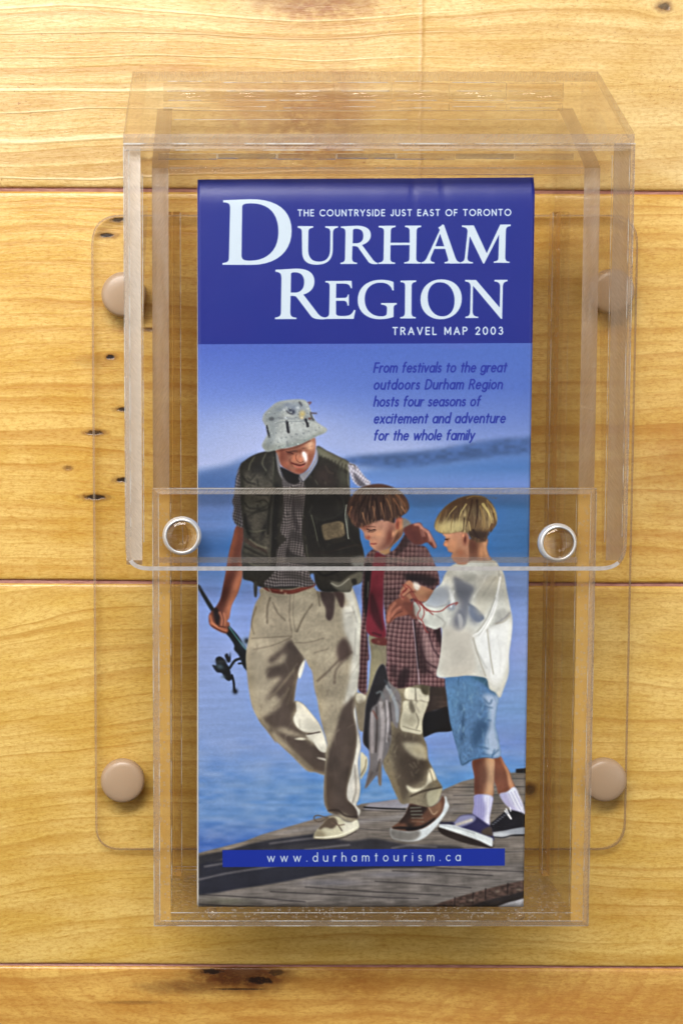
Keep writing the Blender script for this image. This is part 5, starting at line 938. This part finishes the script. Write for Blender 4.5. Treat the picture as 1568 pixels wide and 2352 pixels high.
# hinge of clear plastic: two leaves and knuckles
hg = bpy.data.objects.new('hinge', None); sc.collection.objects.link(hg); hg.parent = hold
random.seed(5)
for k in range(7):
    x0 = -20.2+k*18.35; x1 = x0+18.1; up = k % 2
    plate('leaf', box(x0, x1, 99.6 if up else 98.9, 104.6), 9.2+.25*up, 10.2+.25*up, parent=hg, mats=(HAZY if up == 0 else CLEAR, FROST))
    bm = bmesh.new(); bmesh.ops.create_cone(bm, cap_ends=True, segments=20, radius1=1.15*mm, radius2=1.15*mm, depth=(x1-x0-.3)*mm, matrix=Matrix.Translation(((x0+x1)/2*mm, (100.3+.15*up)*mm, 11.6*mm)) @ Matrix.Rotation(math.pi/2, 4, 'Y'))
    for f in bm.faces: f.smooth = len(f.verts) == 4
    me = bpy.data.meshes.new('knuckle'); bm.to_mesh(me); bm.free(); link('knuckle', me, hg, (CLEAR,))
    plate('leaf', box(x0, x1, 95.9, 98.6 if up else 98.), 9.2, 10., parent=hg, mats=(HAZY if up else CLEAR, FROST))
for k in range(7):
    x0 = -20.2+k*18.35
    for y in (101.4, 98.5, 104.4-.3*(k % 2), 96.1+.4*(k % 2)): highlight_line(((x0+random.uniform(0, 2), y, 12.6), (x0+17.9-random.uniform(0, 6), y, 12.6)), hg, .22)
# beads of cement along the glued joints
def blobs(name, spots, mat, parent):
    bm = bmesh.new()
    for x, y, z, rx, ry in spots:
        bmesh.ops.create_uvsphere(bm, u_segments=14, v_segments=8, radius=1., matrix=Matrix.Translation((x*mm, y*mm, z*mm)) @ Matrix.Diagonal((rx*mm, ry*mm, .5*mm, 1)))
    for f in bm.faces: f.smooth = True
    me = bpy.data.meshes.new(name); bm.to_mesh(me); bm.free(); o = link(name, me, parent, (mat,)); return o
random.seed(11)
sp = [(-17+k*1.9+random.uniform(-.5, .5), 72.6-random.uniform(0, 1.4), 39.4, random.uniform(.5, 1.3), random.uniform(.4, 1.1)) for k in range(9)]
sp += [(random.uniform(0, 104), 73.2+random.uniform(-.5, 1.), 39.4, random.uniform(.15, .4), random.uniform(.15, .4)) for k in range(26)]
tag(blobs('cement_bead', sp, CLEAR, hold), kind='stuff')
# ---------------------------------------------------------------- the folded map
bro = tag(empty('brochure'), 'blue and photo printed folded travel map standing inside the clear holder', 'brochure')
img = bpy.data.images.new('cover_print', AW, AH); buf = np.ones((AH, AW, 4), np.float32); buf[..., :3] = ART[::-1]
img.pixels.foreach_set(buf.ravel()); img.update(); img.pack()
tp = NT('printed_cover'); ti = tp.n('TexImage', image=img, interpolation='Cubic', extension='EXTEND'); X, Y, Z = tp.pos()
pw = tp.noise(tp.xyz(tp.mul(X, .05), tp.mul(Y, .03), 0), 1, 2); pf = tp.noise(tp.xyz(tp.mul(X, 2.), tp.mul(Y, 2.), 0), 1, 2)
gm = tp.n('Gamma'); tp.put(gm.inputs[0], ti.outputs[0]); gm.inputs[1].default_value = 1.1
ink = tp.mix(1., gm.outputs[0], (1.15, 1.15, 1.15), 'MULTIPLY')
PRINT = tp.done(tp.principled(ink, tp.ramp(pf, .2, .8, .34, .44), .45, tp.bump(tp.add(tp.mul(pw, 2.), tp.mul(pf, .05)), .2, .0008)))
tq = NT('paper_white'); PAPER = tq.done(tq.principled(lin((226, 224, 220)), .7))
def sheet(name, x0, x1, y0, y1, z, mats, uv=False, lean=0., dents=(), sk=0.):
    NX, NY = (100, 110) if uv else (10, 80); bm = bmesh.new(); uvl = bm.loops.layers.uv.new('UV'); g = []
    for j in range(NY+1):
        v = j/NY; v = v if v < .9 else .9+.1*math.sin((v-.9)/.1*math.pi/2)
        row = []
        for i in range(NX+1):
            u = i/NX; x = x0+(x1-x0)*u; y = y0+(y1-y0)*v
            d = max(0., (v-.968)/.032); zz = z-1.9*d*d-.25*math.sin(u*math.pi)*0 + lean*(v)
            zz += .25*math.sin(u*5+1)*v*v
            for (du, dp, dw) in dents: zz -= dp*math.exp(-((u-du-(1-v)*.25*(1 if du > .68 else -.6))/dw)**2)*max(0., (v-.93)/.07)
            row.append(bm.verts.new(((x+sk*v+(.7*u*v if uv else 0)*0)*mm, (y+(.7*u if j == NY else .7*u*v))*mm, zz*mm)))
        g.append(row)
    vs = [j/NY if j/NY < .9 else .9+.1*math.sin((j/NY-.9)/.1*math.pi/2) for j in range(NY+1)]
    for j in range(NY):
        for i in range(NX):
            f = bm.faces.new((g[j][i], g[j][i+1], g[j+1][i+1], g[j+1][i])); f.smooth = True
            for l, (a, b) in zip(f.loops, ((i, j), (i+1, j), (i+1, j+1), (i, j+1))): l[uvl].uv = (a/NX, vs[b])
    me = bpy.data.meshes.new(name); bm.to_mesh(me); bm.free(); o = link(name, me, bro, mats)
    md = o.modifiers.new('thickness', 'SOLIDIFY'); md.thickness = .0002; md.offset = -1; md.material_offset = 1 if len(mats) > 1 else 0; md.material_offset_rim = 1 if len(mats) > 1 else 0
    return o
sheet('cover', -8.75, 93.1, -155.8, 69.6, 37.0, (PRINT, PAPER), True, dents=((.645, .34, .007), (.728, .3, .007)))
for k in range(5): sheet('page', -9.25+k*.04, 92.7-k*.05, -155.8, 69.0, 36.0-k*.4, (PAPER,), sk=.45)
